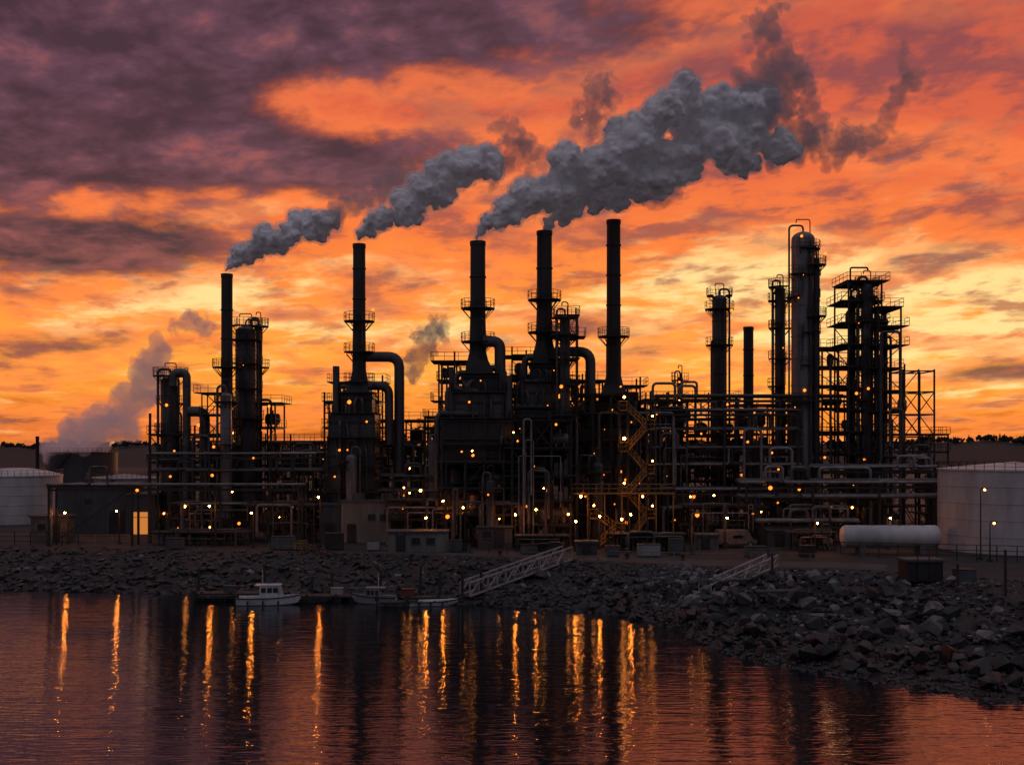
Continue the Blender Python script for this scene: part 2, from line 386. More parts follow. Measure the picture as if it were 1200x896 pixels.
base=mx(mmask,base,mx(ss(B,.05,.26),(.50,.16,.08),(.24,.085,.11)))
db=nm('ADD',nm('ADD',blob(110,120,330,130,.26),blob(40,290,230,40,.17)),nm('ADD',blob(1150,180,200,50,.12),blob(520,10,480,45,.13)))
db=nm('ADD',db,nm('ADD',blob(130,240,190,28,-.18),blob(430,120,170,45,-.16)))
db=nm('ADD',db,nm('ADD',blob(1000,60,150,50,-.10),nm('MULTIPLY',ss(B,.28,.38),.05)))
db=nm('ADD',db,nm('ADD',blob(60,400,200,25,.06),blob(1180,440,140,18,.13)))
db=nm('ADD',db,nm('ADD',blob(1100,290,220,22,.03),blob(330,200,160,40,.08)))
db=nm('ADD',db,blob(1080,240,260,35,-.06))
dm=nm('ADD',nm('ADD',nm('ADD',nm('MULTIPLY',N1,.66),nm('MULTIPLY',N2,.24)),nm('MULTIPLY',N4,.10)),db); dmask=ss(dm,.525,.66)
edge=nm('MULTIPLY',nm('MULTIPLY',ss(dm,.47,.54),ss(dm,.63,.55)),ss(B,.42,.2,.5,1))
dt=nm('ADD',nm('MULTIPLY',N2,.62),nm('MULTIPLY',N4,.38))
dcol=mx(ss(dt,.40,.60),(.056,.042,.066),mx(ss(B,.12,.3),(.29,.11,.10),(.175,.088,.125)))
dcol=mx(nm('MULTIPLY',ss(dt,.52,.70),.6),dcol,(.55,.17,.13))
front=mx(nm('MULTIPLY',edge,.55),base,(.97,.29,.09))
front=mx(nm('MULTIPLY',dmask,.93),front,dcol)
gm=nt.nodes.new('ShaderNodeGamma'); LK(front,gm.inputs[0]); gm.inputs[1].default_value=1.2
vm=nt.nodes.new('ShaderNodeVectorMath'); vm.operation='SCALE'; LK(gm.outputs[0],vm.inputs[0]); vm.inputs['Scale'].default_value=1.1
front=vm.outputs[0]
back=mx(ss(N1,.35,.7),(.15,.145,.195),(.22,.21,.25))
back=mx(ss(dz,.45,0),back,(.085,.075,.092))
col=mx(ss(dy,-.1,.35),back,front)
col=mx(ss(dz,.5,.85),col,(.36,.34,.40))
bg=nt.nodes.new('ShaderNodeBackground'); LK(col,bg.inputs[0]); bg.inputs[1].default_value=1.0
sky=nt.nodes.new('ShaderNodeTexSky'); sky.sky_type='NISHITA'; sky.sun_disc=False; sky.sun_elevation=R(3); sky.sun_rotation=R(14)
bg2=nt.nodes.new('ShaderNodeBackground'); LK(sky.outputs[0],bg2.inputs[0]); bg2.inputs[1].default_value=.003
ad=nt.nodes.new('ShaderNodeAddShader'); LK(bg.outputs[0],ad.inputs[0]); LK(bg2.outputs[0],ad.inputs[1])
wo=nt.nodes.new('ShaderNodeOutputWorld'); LK(ad.outputs[0],wo.inputs[0])
sl=bpy.data.lights.new('Sun','SUN'); sl.energy=.35; sl.angle=R(12); sl.color=(1,.45,.2); so=bpy.data.objects.new('Sun',sl); C.objects.link(so)
sd=Vector((math.sin(R(14))*math.cos(R(3)),math.cos(R(14))*math.cos(R(3)),math.sin(R(3)))); so.rotation_euler=sd.to_track_quat('Z','Y').to_euler()
# ------------------------------------------------------------ terrain & water
shore=[(-420,175),(-100,132),(-56.5,125.5),(-31.6,121),(-5.1,113.5),(9.5,107.6),(14.6,98),(17.0,87),(24.5,77),(33.8,69),(50,58),(110,20)]
crest=[(-440,215),(-120,155),(-65,144),(-36,138.6),(-6,131),(9.4,125.6),(16,122),(22,119.5),(35,117),(48.8,108),(80,98),(220,60)]
def sp_(arr,s):
    k=s*(len(arr)-1); i=min(int(k),len(arr)-2); t=k-i
    p=[arr[max(0,min(len(arr)-1,i+j))] for j in(-1,0,1,2)]
    return Vector([.5*((2*p[1][a])+(-p[0][a]+p[2][a])*t+(2*p[0][a]-5*p[1][a]+4*p[2][a]-p[3][a])*t*t+(-p[0][a]+3*p[1][a]-3*p[2][a]+p[3][a])*t**3) for a in(0,1)])
def surf(s,t):
    a=sp_(shore,s); b=sp_(crest,s); p=a+(b-a)*t
    if t<0: z=t*5
    elif t<1: z=G*t**.75
    else: z=G
    k=max(0,min(1,(s-.42)/.1)); n_=noise.noise(Vector((p.x*.25,p.y*.25,0)))*.8+noise.noise(Vector((p.x*.8,p.y*.8,5)))*.45
    if 0<t<1: z+=n_*math.sin(PI*t)*(1.1+.9*k)
    if 0<=t<=.3: p+=Vector((noise.noise(Vector((s*90,1,0))),noise.noise(Vector((s*90,9,0)))))*2.2*(1-t/.3)
    return Vector((p.x,p.y,z))
ns=260; ts=[-.5,-.25,-.1]+[i/16 for i in range(17)]+[1.03]
vs=[];fs=[]
for i in range(ns+1):
    s_=i/ns
    for t in ts: vs.append(surf(s_,min(t,1)) if t<=1 else Vector((*(sp_(crest,s_)*1.02),G)))
    c=sp_(crest,s_)
    for k in(1.3,2.2,6,60): vs.append(Vector((c.x*k,c.y*k,G)))
nr=len(ts)+4
for i in range(ns):
    for k in range(nr-1): fs.append((i*nr+k,(i+1)*nr+k,(i+1)*nr+k+1,i*nr+k+1))
tag(MB().add(vs,fs).build('ground',mat('gravel_ground',(.006,.006,.007),(.024,.022,.022),.4,.9,0,.5)),kind='structure')
vs=[];fs=[]
for i in range(81):
    s_=.33+.42*i/80; c=sp_(crest,s_)
    vs+=[Vector((c.x*1.012,c.y*1.012,G+.02)),Vector((c.x*1.065,c.y*1.065,G+.02))]
for i in range(80): fs.append((2*i,2*i+2,2*i+3,2*i+1))
tag(MB().add(vs,fs).build('road','asphalt'),kind='structure')
wm=bpy.data.materials.new('harbour_water'); wm.use_nodes=True; n=wm.node_tree; b=n.nodes['Principled BSDF']
b.inputs['Base Color'].default_value=(.006,.008,.012,1); b.inputs['Roughness'].default_value=.055; b.inputs['IOR'].default_value=2.5
t_=n.nodes.new('ShaderNodeTexCoord'); 
def wn(scale,str_,det,rot=8):
    mp=n.nodes.new('ShaderNodeMapping'); mp.inputs['Scale'].default_value=str_; mp.inputs['Rotation'].default_value=(0,0,R(rot)); n.links.new(t_.outputs['Object'],mp.inputs[0])
    q=n.nodes.new('ShaderNodeTexNoise'); q.inputs['Scale'].default_value=scale; q.inputs['Detail'].default_value=det; q.inputs['Roughness'].default_value=.5; n.links.new(mp.outputs[0],q.inputs['Vector']); return q.outputs['Fac']
b1=n.nodes.new('ShaderNodeBump'); b1.inputs['Strength'].default_value=.6; b1.inputs['Distance'].default_value=.085; n.links.new(wn(.7,(.3,1,1),2),b1.inputs['Height'])
b2=n.nodes.new('ShaderNodeBump'); b2.inputs['Strength'].default_value=.7; b2.inputs['Distance'].default_value=.055; n.links.new(wn(2.4,(.25,1,1),3,-5),b2.inputs['Height']); n.links.new(b1.outputs[0],b2.inputs['Normal'])
n.links.new(b2.outputs[0],b.inputs['Normal'])
tag(MB().add([(-7000,-3000,0),(7000,-3000,0),(7000,8000,0),(-7000,8000,0)],[(0,1,2,3)]).build('water',wm),kind='structure')
# ------------------------------------------------------------ rocks
rv=[]
for k in range(12):
    bm=bmesh.new()
    for i in range(15):
        v_=Vector((rnd.gauss(0,1),rnd.gauss(0,1),rnd.gauss(0,1))).normalized(); bm.verts.new((v_.x*.55*rnd.uniform(.75,1.25),v_.y*.45*rnd.uniform(.8,1.1),v_.z*.36*rnd.uniform(.8,1.15)))
    r_=bmesh.ops.convex_hull(bm,input=bm.verts)
    bmesh.ops.delete(bm,geom=[g for g in r_['geom_unused'] if isinstance(g,bmesh.types.BMVert)],context='VERTS')
    bm.verts.index_update(); rv.append(([v.co.copy() for v in bm.verts],[tuple(v.index for v in f.verts) for f in bm.faces])); bm.free()
rmesh=[]
for k,(vv,ff) in enumerate(rv):
    for mt in('rock','rock2','rockd'):
        me=bpy.data.meshes.new('boulder'); me.from_pydata(vv,[],ff); me.materials.append(M[mt]); rmesh.append((mt,me))
byk={m_:[me for q,me in rmesh if q==m_] for m_ in('rock','rock2','rockd')}
lb={'rock':('dark grey angular boulder on the right-hand riprap bank','dark boulders of the right-hand riprap bank'),
    'rock2':('pale grey angular boulder on the right-hand riprap bank','pale boulders of the right-hand riprap bank'),
    'rockd':('black boulder at the waterline of the right-hand riprap bank','black boulders at the right-hand waterline')}
cnt=0
while cnt<300:
    s_=rnd.uniform(.55,.86); t=rnd.uniform(.02,.85); p=surf(s_,t)
    px=600+p.x/p.y*F
    if px>1195 or px<800: continue
    mt='rockd' if t<.2 else ('rock2' if rnd.random()<.42 else 'rock')
    o=bpy.data.objects.new('boulder',rnd.choice(byk[mt])); C.objects.link(o); z=rnd.uniform(.95,1.35)*rnd.choice((1,1,1.35)); o.scale=(z,z*rnd.uniform(.7,1.1),z*rnd.uniform(.8,1.3))
    o.location=p+Vector((0,0,.36*z)); o.rotation_euler=(rnd.uniform(-.5,.5),rnd.uniform(-.5,.5),rnd.uniform(0,6.3)); tag(o,lb[mt][0],'rock',lb[mt][1]); cnt+=1
mbs={'rock':MB(),'rock2':MB(),'rockd':MB()}
for i in range(15000):
    s_=rnd.uniform(.10,.9) if i%2==0 else rnd.uniform(.5,.86); t=rnd.uniform(-.06,1.0); p=surf(s_,t); px=600+p.x/p.y*F
    if px<-60 or px>1280: continue
    left=s_<.5
    mt='rockd' if (t<.25+.12*noise.noise(p*.3) or (left and rnd.random()<.6)) else ('rock2' if rnd.random()<(.05 if left else .12) else 'rock')  # left bank mostly near-black: tone darkened to offset the bright zenith light
    z=(rnd.uniform(.4,1.25) if left else rnd.uniform(.28,.75))*(1.0 if t<.6 else .8); E=Matrix.Rotation(rnd.uniform(0,6.3),3,'Z')@Matrix.Rotation(rnd.uniform(-.7,.7),3,'X'); vv,ff=rnd.choice(rv)
    mbs[mt].add([p+E@(v_*z) for v_ in vv],ff)
for mt,nme,l in(('rock','rubble','dark grey broken stone covering the whole shore bank'),('rock2','rubble','pale broken stones scattered through the shore bank'),('rockd','rubble','black stones along the waterline and over the left bank')):
    tag(mbs[mt].build(nme,mt,None,False),l,'rubble',kind='stuff')
for (t,s_,L,l) in((.55,.60,5,'pale driftwood log lying on the bank below the right ramp'),(.4,.66,4,'shorter driftwood log half buried among rocks right of the ramp'),(.62,.74,6,'long driftwood log on the rocks near the right edge')):
    p=surf(s_,t)+Vector((0,0,.7)); tag(MB().cyl(p,p+Vector((L,rnd.uniform(-1,1),.2)),.2,.12,9).build('driftwood_log','conc'),l,'log')
# ------------------------------------------------------------ distant hill and tree line
def ridge(px,d):
    y=521
    if px>1040: y=521-4*min(1,(px-1040)/60)
    return Z(y+5*noise.noise(Vector((px*.016,0,0)))+2*noise.noise(Vector((px*.06,4,0))),d)
vs=[];fs=[]
for i in range(181):
    px=-100+1400*i/180
    for d,k in((640,0),(760,1),(1000,.8)): vs.append((X(px,d),d,G-.5+(ridge(px,760)-G)*k))
for i in range(180):
    for k in(0,1): fs.append((3*i+k,3*i+3+k,3*i+4+k,3*i+1+k))
tag(MB().add(vs,fs).build('hill','tree'),kind='structure')
tr=MB(); bm=bmesh.new(); bmesh.ops.create_icosphere(bm,subdivisions=1,radius=1); bm.verts.index_update(); iv=[v_.co.copy() for v_ in bm.verts]; if_=[tuple(v_.index for v_ in f.verts) for f in bm.faces]; bm.free()
for i in range(1500):
    px=rnd.uniform(-60,1260); d=rnd.uniform(745,775); x=X(px,d); h=rnd.uniform(1.6,4)*(1.3 if px>1080 else 1)*(1+.6*noise.noise(Vector((px*.03,7,0)))); z0=ridge(px,760)-1
    if rnd.random()<.3:
        for q in range(3): z=z0+h*.3*q; tr.cyl((x,d,z),(x,d,z+h*.5),h*.25*(1-.22*q),.05,6,rnd.random()*3,False)
    else:
        for q in range(4): c=Vector((x+rnd.uniform(-1,1)*h*.4,d,z0+h*rnd.uniform(.2,.75))); s_=h*rnd.uniform(.2,.34); tr.add([c+Vector((a_.x*s_*rnd.uniform(.8,1.2),a_.y*s_,a_.z*s_*rnd.uniform(.7,1.1))) for a_ in iv],if_)
tag(tr.build('treeline','tree',None,False),'dark wood along the horizon behind the refinery','wood',kind='stuff')
# ------------------------------------------------------------ chimneys
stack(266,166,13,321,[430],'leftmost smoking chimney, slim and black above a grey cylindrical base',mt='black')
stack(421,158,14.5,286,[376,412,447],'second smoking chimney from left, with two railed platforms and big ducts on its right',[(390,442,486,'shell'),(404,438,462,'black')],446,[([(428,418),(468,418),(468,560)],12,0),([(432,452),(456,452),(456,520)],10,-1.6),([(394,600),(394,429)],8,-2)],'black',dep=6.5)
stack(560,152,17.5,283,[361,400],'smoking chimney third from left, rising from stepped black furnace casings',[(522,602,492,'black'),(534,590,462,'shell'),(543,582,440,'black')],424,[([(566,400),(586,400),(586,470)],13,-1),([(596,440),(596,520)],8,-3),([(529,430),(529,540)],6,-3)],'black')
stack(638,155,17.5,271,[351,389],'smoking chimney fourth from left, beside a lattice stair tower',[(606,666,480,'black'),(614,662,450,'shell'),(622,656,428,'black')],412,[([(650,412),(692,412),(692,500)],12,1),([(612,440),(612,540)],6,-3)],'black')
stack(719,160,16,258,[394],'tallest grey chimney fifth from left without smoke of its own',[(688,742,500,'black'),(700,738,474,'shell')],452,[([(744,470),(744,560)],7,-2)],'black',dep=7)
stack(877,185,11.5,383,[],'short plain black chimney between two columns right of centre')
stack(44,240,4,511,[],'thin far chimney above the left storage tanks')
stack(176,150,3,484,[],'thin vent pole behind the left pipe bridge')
# ------------------------------------------------------------ columns
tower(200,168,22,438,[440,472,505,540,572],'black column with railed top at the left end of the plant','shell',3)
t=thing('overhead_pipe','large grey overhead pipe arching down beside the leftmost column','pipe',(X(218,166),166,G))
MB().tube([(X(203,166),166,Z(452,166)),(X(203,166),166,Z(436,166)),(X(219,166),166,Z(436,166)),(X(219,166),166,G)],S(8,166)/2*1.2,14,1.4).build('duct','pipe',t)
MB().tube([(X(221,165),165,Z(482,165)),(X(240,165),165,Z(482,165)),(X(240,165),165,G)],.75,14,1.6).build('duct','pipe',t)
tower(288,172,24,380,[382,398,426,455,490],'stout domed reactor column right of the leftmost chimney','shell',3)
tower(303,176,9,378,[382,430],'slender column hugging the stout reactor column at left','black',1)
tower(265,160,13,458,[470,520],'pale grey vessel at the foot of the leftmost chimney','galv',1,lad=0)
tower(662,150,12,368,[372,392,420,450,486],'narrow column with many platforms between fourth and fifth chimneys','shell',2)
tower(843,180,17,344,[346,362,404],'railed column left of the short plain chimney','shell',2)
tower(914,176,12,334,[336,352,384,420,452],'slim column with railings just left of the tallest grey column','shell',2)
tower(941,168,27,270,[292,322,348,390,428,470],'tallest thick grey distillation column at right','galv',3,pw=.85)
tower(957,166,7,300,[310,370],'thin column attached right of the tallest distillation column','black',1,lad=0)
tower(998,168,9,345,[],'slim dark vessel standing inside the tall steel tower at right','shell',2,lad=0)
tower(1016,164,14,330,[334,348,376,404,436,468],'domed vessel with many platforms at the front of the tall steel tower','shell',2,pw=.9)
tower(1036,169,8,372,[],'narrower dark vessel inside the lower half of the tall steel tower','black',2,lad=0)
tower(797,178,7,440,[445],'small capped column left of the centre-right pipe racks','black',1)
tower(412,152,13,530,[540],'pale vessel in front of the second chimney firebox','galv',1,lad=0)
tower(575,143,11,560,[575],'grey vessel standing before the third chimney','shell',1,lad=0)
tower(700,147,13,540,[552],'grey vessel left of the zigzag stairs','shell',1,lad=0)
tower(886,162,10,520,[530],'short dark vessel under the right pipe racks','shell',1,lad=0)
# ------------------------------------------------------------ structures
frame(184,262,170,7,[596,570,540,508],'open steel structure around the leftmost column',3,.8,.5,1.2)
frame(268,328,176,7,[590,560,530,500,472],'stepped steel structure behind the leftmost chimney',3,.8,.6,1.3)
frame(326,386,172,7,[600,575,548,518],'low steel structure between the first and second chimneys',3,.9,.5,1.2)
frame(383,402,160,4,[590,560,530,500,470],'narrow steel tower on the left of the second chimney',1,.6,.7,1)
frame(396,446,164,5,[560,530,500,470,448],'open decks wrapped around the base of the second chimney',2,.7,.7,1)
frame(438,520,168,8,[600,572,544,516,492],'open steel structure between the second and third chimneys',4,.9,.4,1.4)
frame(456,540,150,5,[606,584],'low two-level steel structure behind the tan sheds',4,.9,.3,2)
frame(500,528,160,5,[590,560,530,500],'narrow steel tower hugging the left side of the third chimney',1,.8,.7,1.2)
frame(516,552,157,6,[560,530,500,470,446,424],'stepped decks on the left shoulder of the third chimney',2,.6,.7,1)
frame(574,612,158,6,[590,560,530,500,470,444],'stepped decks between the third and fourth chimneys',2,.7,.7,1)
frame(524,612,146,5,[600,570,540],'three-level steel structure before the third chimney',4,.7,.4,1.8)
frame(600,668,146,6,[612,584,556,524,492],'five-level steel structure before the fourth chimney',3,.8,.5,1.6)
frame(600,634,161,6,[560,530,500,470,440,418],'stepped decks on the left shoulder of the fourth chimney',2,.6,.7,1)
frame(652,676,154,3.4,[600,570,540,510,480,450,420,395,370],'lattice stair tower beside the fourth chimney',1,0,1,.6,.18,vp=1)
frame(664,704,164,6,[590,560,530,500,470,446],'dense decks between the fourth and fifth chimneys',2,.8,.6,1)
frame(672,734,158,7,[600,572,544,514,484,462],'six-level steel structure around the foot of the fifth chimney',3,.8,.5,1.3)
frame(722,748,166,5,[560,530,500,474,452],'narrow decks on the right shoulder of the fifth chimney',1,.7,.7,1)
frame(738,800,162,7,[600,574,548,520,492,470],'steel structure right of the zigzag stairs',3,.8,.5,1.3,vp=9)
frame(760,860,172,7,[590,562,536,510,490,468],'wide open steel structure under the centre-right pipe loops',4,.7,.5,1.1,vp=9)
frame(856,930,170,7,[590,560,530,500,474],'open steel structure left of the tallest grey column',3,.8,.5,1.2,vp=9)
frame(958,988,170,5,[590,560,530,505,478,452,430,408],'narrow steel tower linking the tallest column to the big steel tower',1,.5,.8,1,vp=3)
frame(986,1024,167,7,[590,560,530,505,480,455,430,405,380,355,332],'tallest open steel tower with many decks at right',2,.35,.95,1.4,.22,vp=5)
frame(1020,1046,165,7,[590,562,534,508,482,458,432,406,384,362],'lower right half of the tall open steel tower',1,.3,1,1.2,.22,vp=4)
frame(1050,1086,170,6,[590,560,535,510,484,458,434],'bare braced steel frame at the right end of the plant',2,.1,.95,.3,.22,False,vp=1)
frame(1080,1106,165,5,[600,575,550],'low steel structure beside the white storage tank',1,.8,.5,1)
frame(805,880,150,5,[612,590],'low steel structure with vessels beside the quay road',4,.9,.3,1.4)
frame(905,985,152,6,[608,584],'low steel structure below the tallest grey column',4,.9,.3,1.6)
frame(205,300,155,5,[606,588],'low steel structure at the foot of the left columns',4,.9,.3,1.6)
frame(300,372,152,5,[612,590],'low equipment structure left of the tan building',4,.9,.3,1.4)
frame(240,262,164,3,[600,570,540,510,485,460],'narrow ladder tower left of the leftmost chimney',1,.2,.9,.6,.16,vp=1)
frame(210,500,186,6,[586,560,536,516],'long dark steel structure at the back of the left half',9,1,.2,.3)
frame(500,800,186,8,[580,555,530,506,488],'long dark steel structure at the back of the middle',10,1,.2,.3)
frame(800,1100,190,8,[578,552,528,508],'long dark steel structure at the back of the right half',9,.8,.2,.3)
frame(606,664,139,2.5,[626],'low pump shelter between the pump house and the kiosk',4,1,.3,1,.16,vp=5,rail=False)
frame(712,800,139,2.5,[624],'low pump shelter right of the kiosk',6,1,.3,1,.16,vp=6,rail=False)
frame(190,290,147,2.5,[622],'low pump shelter behind the left mesh fence',6,1,.3,1,.16,vp=6,rail=False)
frame(930,975,140,2.5,[622],'low pump shelter left of the long white pressure tank',3,1,.3,1,.16,vp=4,rail=False)
d=166; t=thing('davit_crane','small jib crane on top of the tall steel tower at right','crane',(X(990,d),d-3.5,Z(332,d)))
MB().tube([(X(988,d),d-3.5,Z(332,d)),(X(988,d),d-3.5,Z(318,d)),(X(1008,d),d-3.5,Z(318,d)),(X(1008,d),d-3.5,Z(322,d))],.13,6,.3).build('jib','steel',t)
# ------------------------------------------------------------ pipe racks
rack(62,352,146,[569],'long low pipe bridge crossing the left side before the columns',3,2.4,9,.4,('palepipe','pipe'),(.12,.16))
rack(180,390,160,[552,532],'two-level pipe rack behind the left columns',5,4)
rack(386,540,157,[575,558],'two-level pipe rack behind the tan building',5,4)
rack(760,930,160,[545,526,504,482],'four-level pipe rack at centre right with expansion loops',6,5,7,.8)
rack(770,1000,168,[466],'high pipe rack reaching the tallest grey column',5,4,8,.4)
rack(780,900,155,[596,574],'two-level rack of fine pipes behind the electrical hut',6,4,6,.8)
rack(870,1100,150,[583,566],'lower pipe rack of thick grey pipes left of the white tank',6,5,7,.5,('palepipe','pipe','palepipe'),(.14,.2,.3))
rack(955,1102,156,[548],'upper pipe rack of pale pipes running to the white tank',5,4,7,.3,('palepipe','palepipe','pipe'),(.14,.2,.28))
rack(890,1000,146,[612],'ankle-high sleeper rack behind the bullet tank',4,3,5,.4,('palepipe','pipe'),(.2,.28))
for (px,d,y1,y2,wd,l) in((795,170,452,470,20,'inverted U pipe loop above the pipe rack right of the fifth chimney'),(765,168,449,500,26,'large inverted U pipe left of the other loops at centre'),(872,156,503,530,20,'inverted U pipe loop in the middle of the centre-right racks'),(902,154,525,560,26,'larger inverted U pipe below and left of the tallest column'),(960,152,548,600,60,'wide inverted U pipe descending beside the thick grey pipes')):
    x=X(px,d); x2=X(px+wd,d); zb=Z(y2,d); zt=Z(y1,d)
    t=thing('pipe_loop',l,'pipe',(x,d,G))
    MB().tube([(x,d,zb-4 if zb-4>G else G),(x,d,zt),(x2,d,zt),(x2,d,G if wd>30 else max(G,zb-4))],.2,10,.7).build('pipe','palepipe',t)
    MB().box(x-.6,x2+.6,d-.2,d+.2,max(G,zb-4.3),max(G+.1,zb-4)).build('pipe_support','steel',t,False)
# ------------------------------------------------------------ zigzag stairs
def stairs(px0,px1,d,ys,label,mt='yellow'):
    x0,x1=X(px0,d),X(px1,d); rt=thing('stair_tower',label,'stairs',((x0+x1)/2,d,G)); zs=[G]+[Z(y,d) for y in ys]
    m=MB()
    for xx in(x0-1,x0,x1,x1+1):
        for yy_ in(d-.9,d+.9): m.beam((xx,yy_,G),(xx,yy_,zs[-1]+1.1),.13)
    m.build('frame','steel',rt,False)
    for k in range(len(zs)-1):
        a,b=(x0,x1) if k%2==0 else (x1,x0); yo=-.75 if k%2==0 else -.05; m=MB()
        for o_ in(0,.7):
            m.beam((a,d+yo+o_,zs[k]),(b,d+yo+o_,zs[k+1]),.2)
            for h in(.55,1.05): m.beam((a,d+yo+o_,zs[k]+h),(b,d+yo+o_,zs[k+1]+h),.07)
            for i in range(6): t=i/5; xx=a+(b-a)*t; z=zs[k]+(zs[k+1]-zs[k])*t; m.beam((xx,d+yo+o_,z),(xx,d+yo+o_,z+1.05),.06)
        for i in range(14): t=(i+.5)/14; xx=a+(b-a)*t; z=zs[k]+(zs[k+1]-zs[k])*t; m.box(xx-.14,xx+.14,d+yo,d+yo+.7,z-.03,z+.02)
        m.build('flight',mt,rt,False)
        e0,e1=(b,b+1.1) if b>a else (b-1.1,b)
        rect_platform(rt,e0,e1,d-.95,d+.9,zs[k+1],'flr',mt,'landing',mt)
        lamp(rt,((e0+e1)/2,d-1.6,zs[k+1]+1.6),.2,'lampW')
    return rt
stairs(735,758,149,[606,580,554,528,502,480],'tall zigzag yellow stairs lit orange right of the fifth chimney')
stairs(700,722,144,[622,606],'short yellow stairs near the ground left of the tall zigzag stairs')
rt=thing('walkway','long yellow railed walkway in front of the fourth and fifth chimneys','walkway',(X(720,145),145,G))
rect_platform(rt,X(668,145),X(790,145),144,145.6,Z(577,145),'fblr','yellow','deck','yellow')
m=MB()
for px in range(668,792,20): m.beam((X(px,145),144.2,G),(X(px,145),144.2,Z(577,145)),.14)
m.build('post','yellow',rt,False)
for px in(680,752): lamp(rt,(X(px,145),143.9,Z(581,145)),.16,'lampW')
# ------------------------------------------------------------ tanks
def tank(px,d,rpx,topy,label,mt='white',dome=.12,stair=True,base=G):
    x=X(px,d); r=S(rpx,d); zt=Z(topy,d); rt=thing('storage_tank',label,'tank',(x,d,base))
    m=MB().rev(x,d,[(r,base),(r,zt)],64); h=(zt-base)
    for k in range(1,5): z=base+h*k/5; m.rev(x,d,[(r-.02,z),(r+.05,z+.01),(r+.05,z+.06),(r-.02,z+.07)],64)
    m.build('shell',mt,rt)
    prof=[(r+.12,zt-.05),(r+.12,zt+.12)]
    for i in range(1,9): t=i/8; prof.append((r*(1-t)+.05,zt+.12+r*dome*(1-(1-t)**2 if dome>.13 else t)))
    MB().rev(x,d,prof,64).build('roof',mt,rt)
    m=MB(); n=48
    for i in range(n):
        a=2*PI*i/n; b_=2*PI*(i+1)/n; p=(x+r*math.cos(a),d+r*math.sin(a)); q=(x+r*math.cos(b_),d+r*math.sin(b_))
        m.beam((*p,zt),(*p,zt+1),.06)
        for z in(.5,1): m.beam((*p,zt+z),(*q,zt+z),.05)
    m.build('railing','steel',rt,False)
    if stair:
        m=MB(); n=34
        for i in range(n):
            a=R(200)+R(75)*i/n; z=base+(h)*i/n; c,s_=math.cos(a),math.sin(a)
            m.beam((x+(r+.05)*c,d+(r+.05)*s_,z),(x+(r+.85)*c,d+(r+.85)*s_,z),.16)
            m.beam((x+(r+.85)*c,d+(r+.85)*s_,z),(x+(r+.85)*c,d+(r+.85)*s_,z+1),.05)
            if i: m.beam((x+(r+.85)*pc,d+(r+.85)*ps,pz+1),(x+(r+.85)*c,d+(r+.85)*s_,z+1),.06)
            pc,ps,pz=c,s_,z
        m.build('spiral_stair','steel',rt,False)
    return rt
tank(1188,141,84,550,'large white cylindrical storage tank at the right edge','white',.10,False)
tank(18,190,52,557,'white storage tank with domed roof at the left edge','white',.16)
tank(96,250,40,530,'dark grey storage tank behind the others at left','darktank',.04)
tank(146,205,42,560,'pale tank half hidden behind the left grey shed','tank2',.1)
d=134; x=X(1043,d); rt=thing('bullet_tank','long white horizontal pressure tank on saddles before the white storage tank','tank',(x,d,G))
r=1.3; L=S(118,d)-1.2
drum(rt,x,d,G+.85,L,r,'white','shell')
for s_ in(-.33,.33): MB().box(x+s_*L-.35,x+s_*L+.35,d-1,d+1,G,G+1.3).build('saddle','conc',rt,False)
for s_ in(-.2,.1,.35): MB().cyl((x+s_*L,d,G+.85+2*r-.1),(x+s_*L,d,G+.85+2*r+.55),.16,n=8).build('valve','steel',rt)
drum(thing('bullet_tank','small pale horizontal vessel right behind the long white pressure tank','tank',(X(1080,139),139,G)),X(1080,139),139,G+1.6,3.4,.7,'galv','shell')
# ------------------------------------------------------------ buildings
def building(px0,px1,d,dep,topy,label,mt,doors=(),wins=(),roof='grey',units=1,name='shed'):
    x0,x1=X(px0,d),X(px1,d); zt=Z(topy,d); rt=thing(name,label,'building',((x0+x1)/2,d,G))
    m=MB().box(x0,x1,d,d+dep,G,zt)
    xx=x0+.3
    while xx<x1-.05: m.box(xx-.02,xx+.02,d-.03,d+.05,G,zt-.1); xx+=.6
    m.build('wall',mt,rt,False)
    MB().box(x0-.2,x1+.2,d-.2,d+dep+.2,zt+.003,zt+.22).build('roof',roof,rt,False)
    for a,w_,lit in doors:
        xa=x0+(x1-x0)*a; o=MB().box(xa,xa+w_,d-.06,d-.035,G+.02,G+min(2.4 if w_<1.5 else 3.2,zt-G-.3)).build('door','glow' if lit else 'steel',rt,False)
        MB().box(xa-.08,xa,d-.12,d-.033,G,G+2.4).box(xa+w_,xa+w_+.08,d-.12,d-.033,G,G+2.4).box(xa-.08,xa+w_+.08,d-.12,d-.033,G+2.4,G+2.48).build('frame','steel',o,False)
    for a,b_ in wins:
        xa=x0+(x1-x0)*a; z=G+(zt-G)*b_; o=MB().box(xa,xa+1,d-.06,d-.035,z,z+.8).build('window','glass',rt,False)
        MB().box(xa-.07,xa+1.07,d-.1,d-.033,z-.08,z).build('sill','conc',o,False)
    for k in range(units):
        ux=x0+(x1-x0)*(k+.6)/(units+.4); MB().box(ux-.7,ux+.7,d+1,d+2.2,zt+.22,zt+1.1).build('rooftop_unit','grey',rt,False)
    return rt
building(400,478,150,7,588,'tan flat-roofed building with dark door below the second chimney','tan',((.1,1,0),(.75,2.4,0)),((.4,.55),(.58,.55)),units=2)
building(375,400,151,6,592,'narrow grey annexe on the left of the tan flat-roofed building','grey',((.3,1,0),),units=0)
building(455,524,137,3,624,'low pale site cabin in front of the tan flat-roofed building','tan',((.15,.9,0),),((.4,.4),(.65,.4)),units=0,name='site_cabin')
building(68,146,166,9,569,'dark grey warehouse with a wide door at left','grey',((.15,1,0),(.78,2.2,0)),((.4,.6),),units=1,name='warehouse')
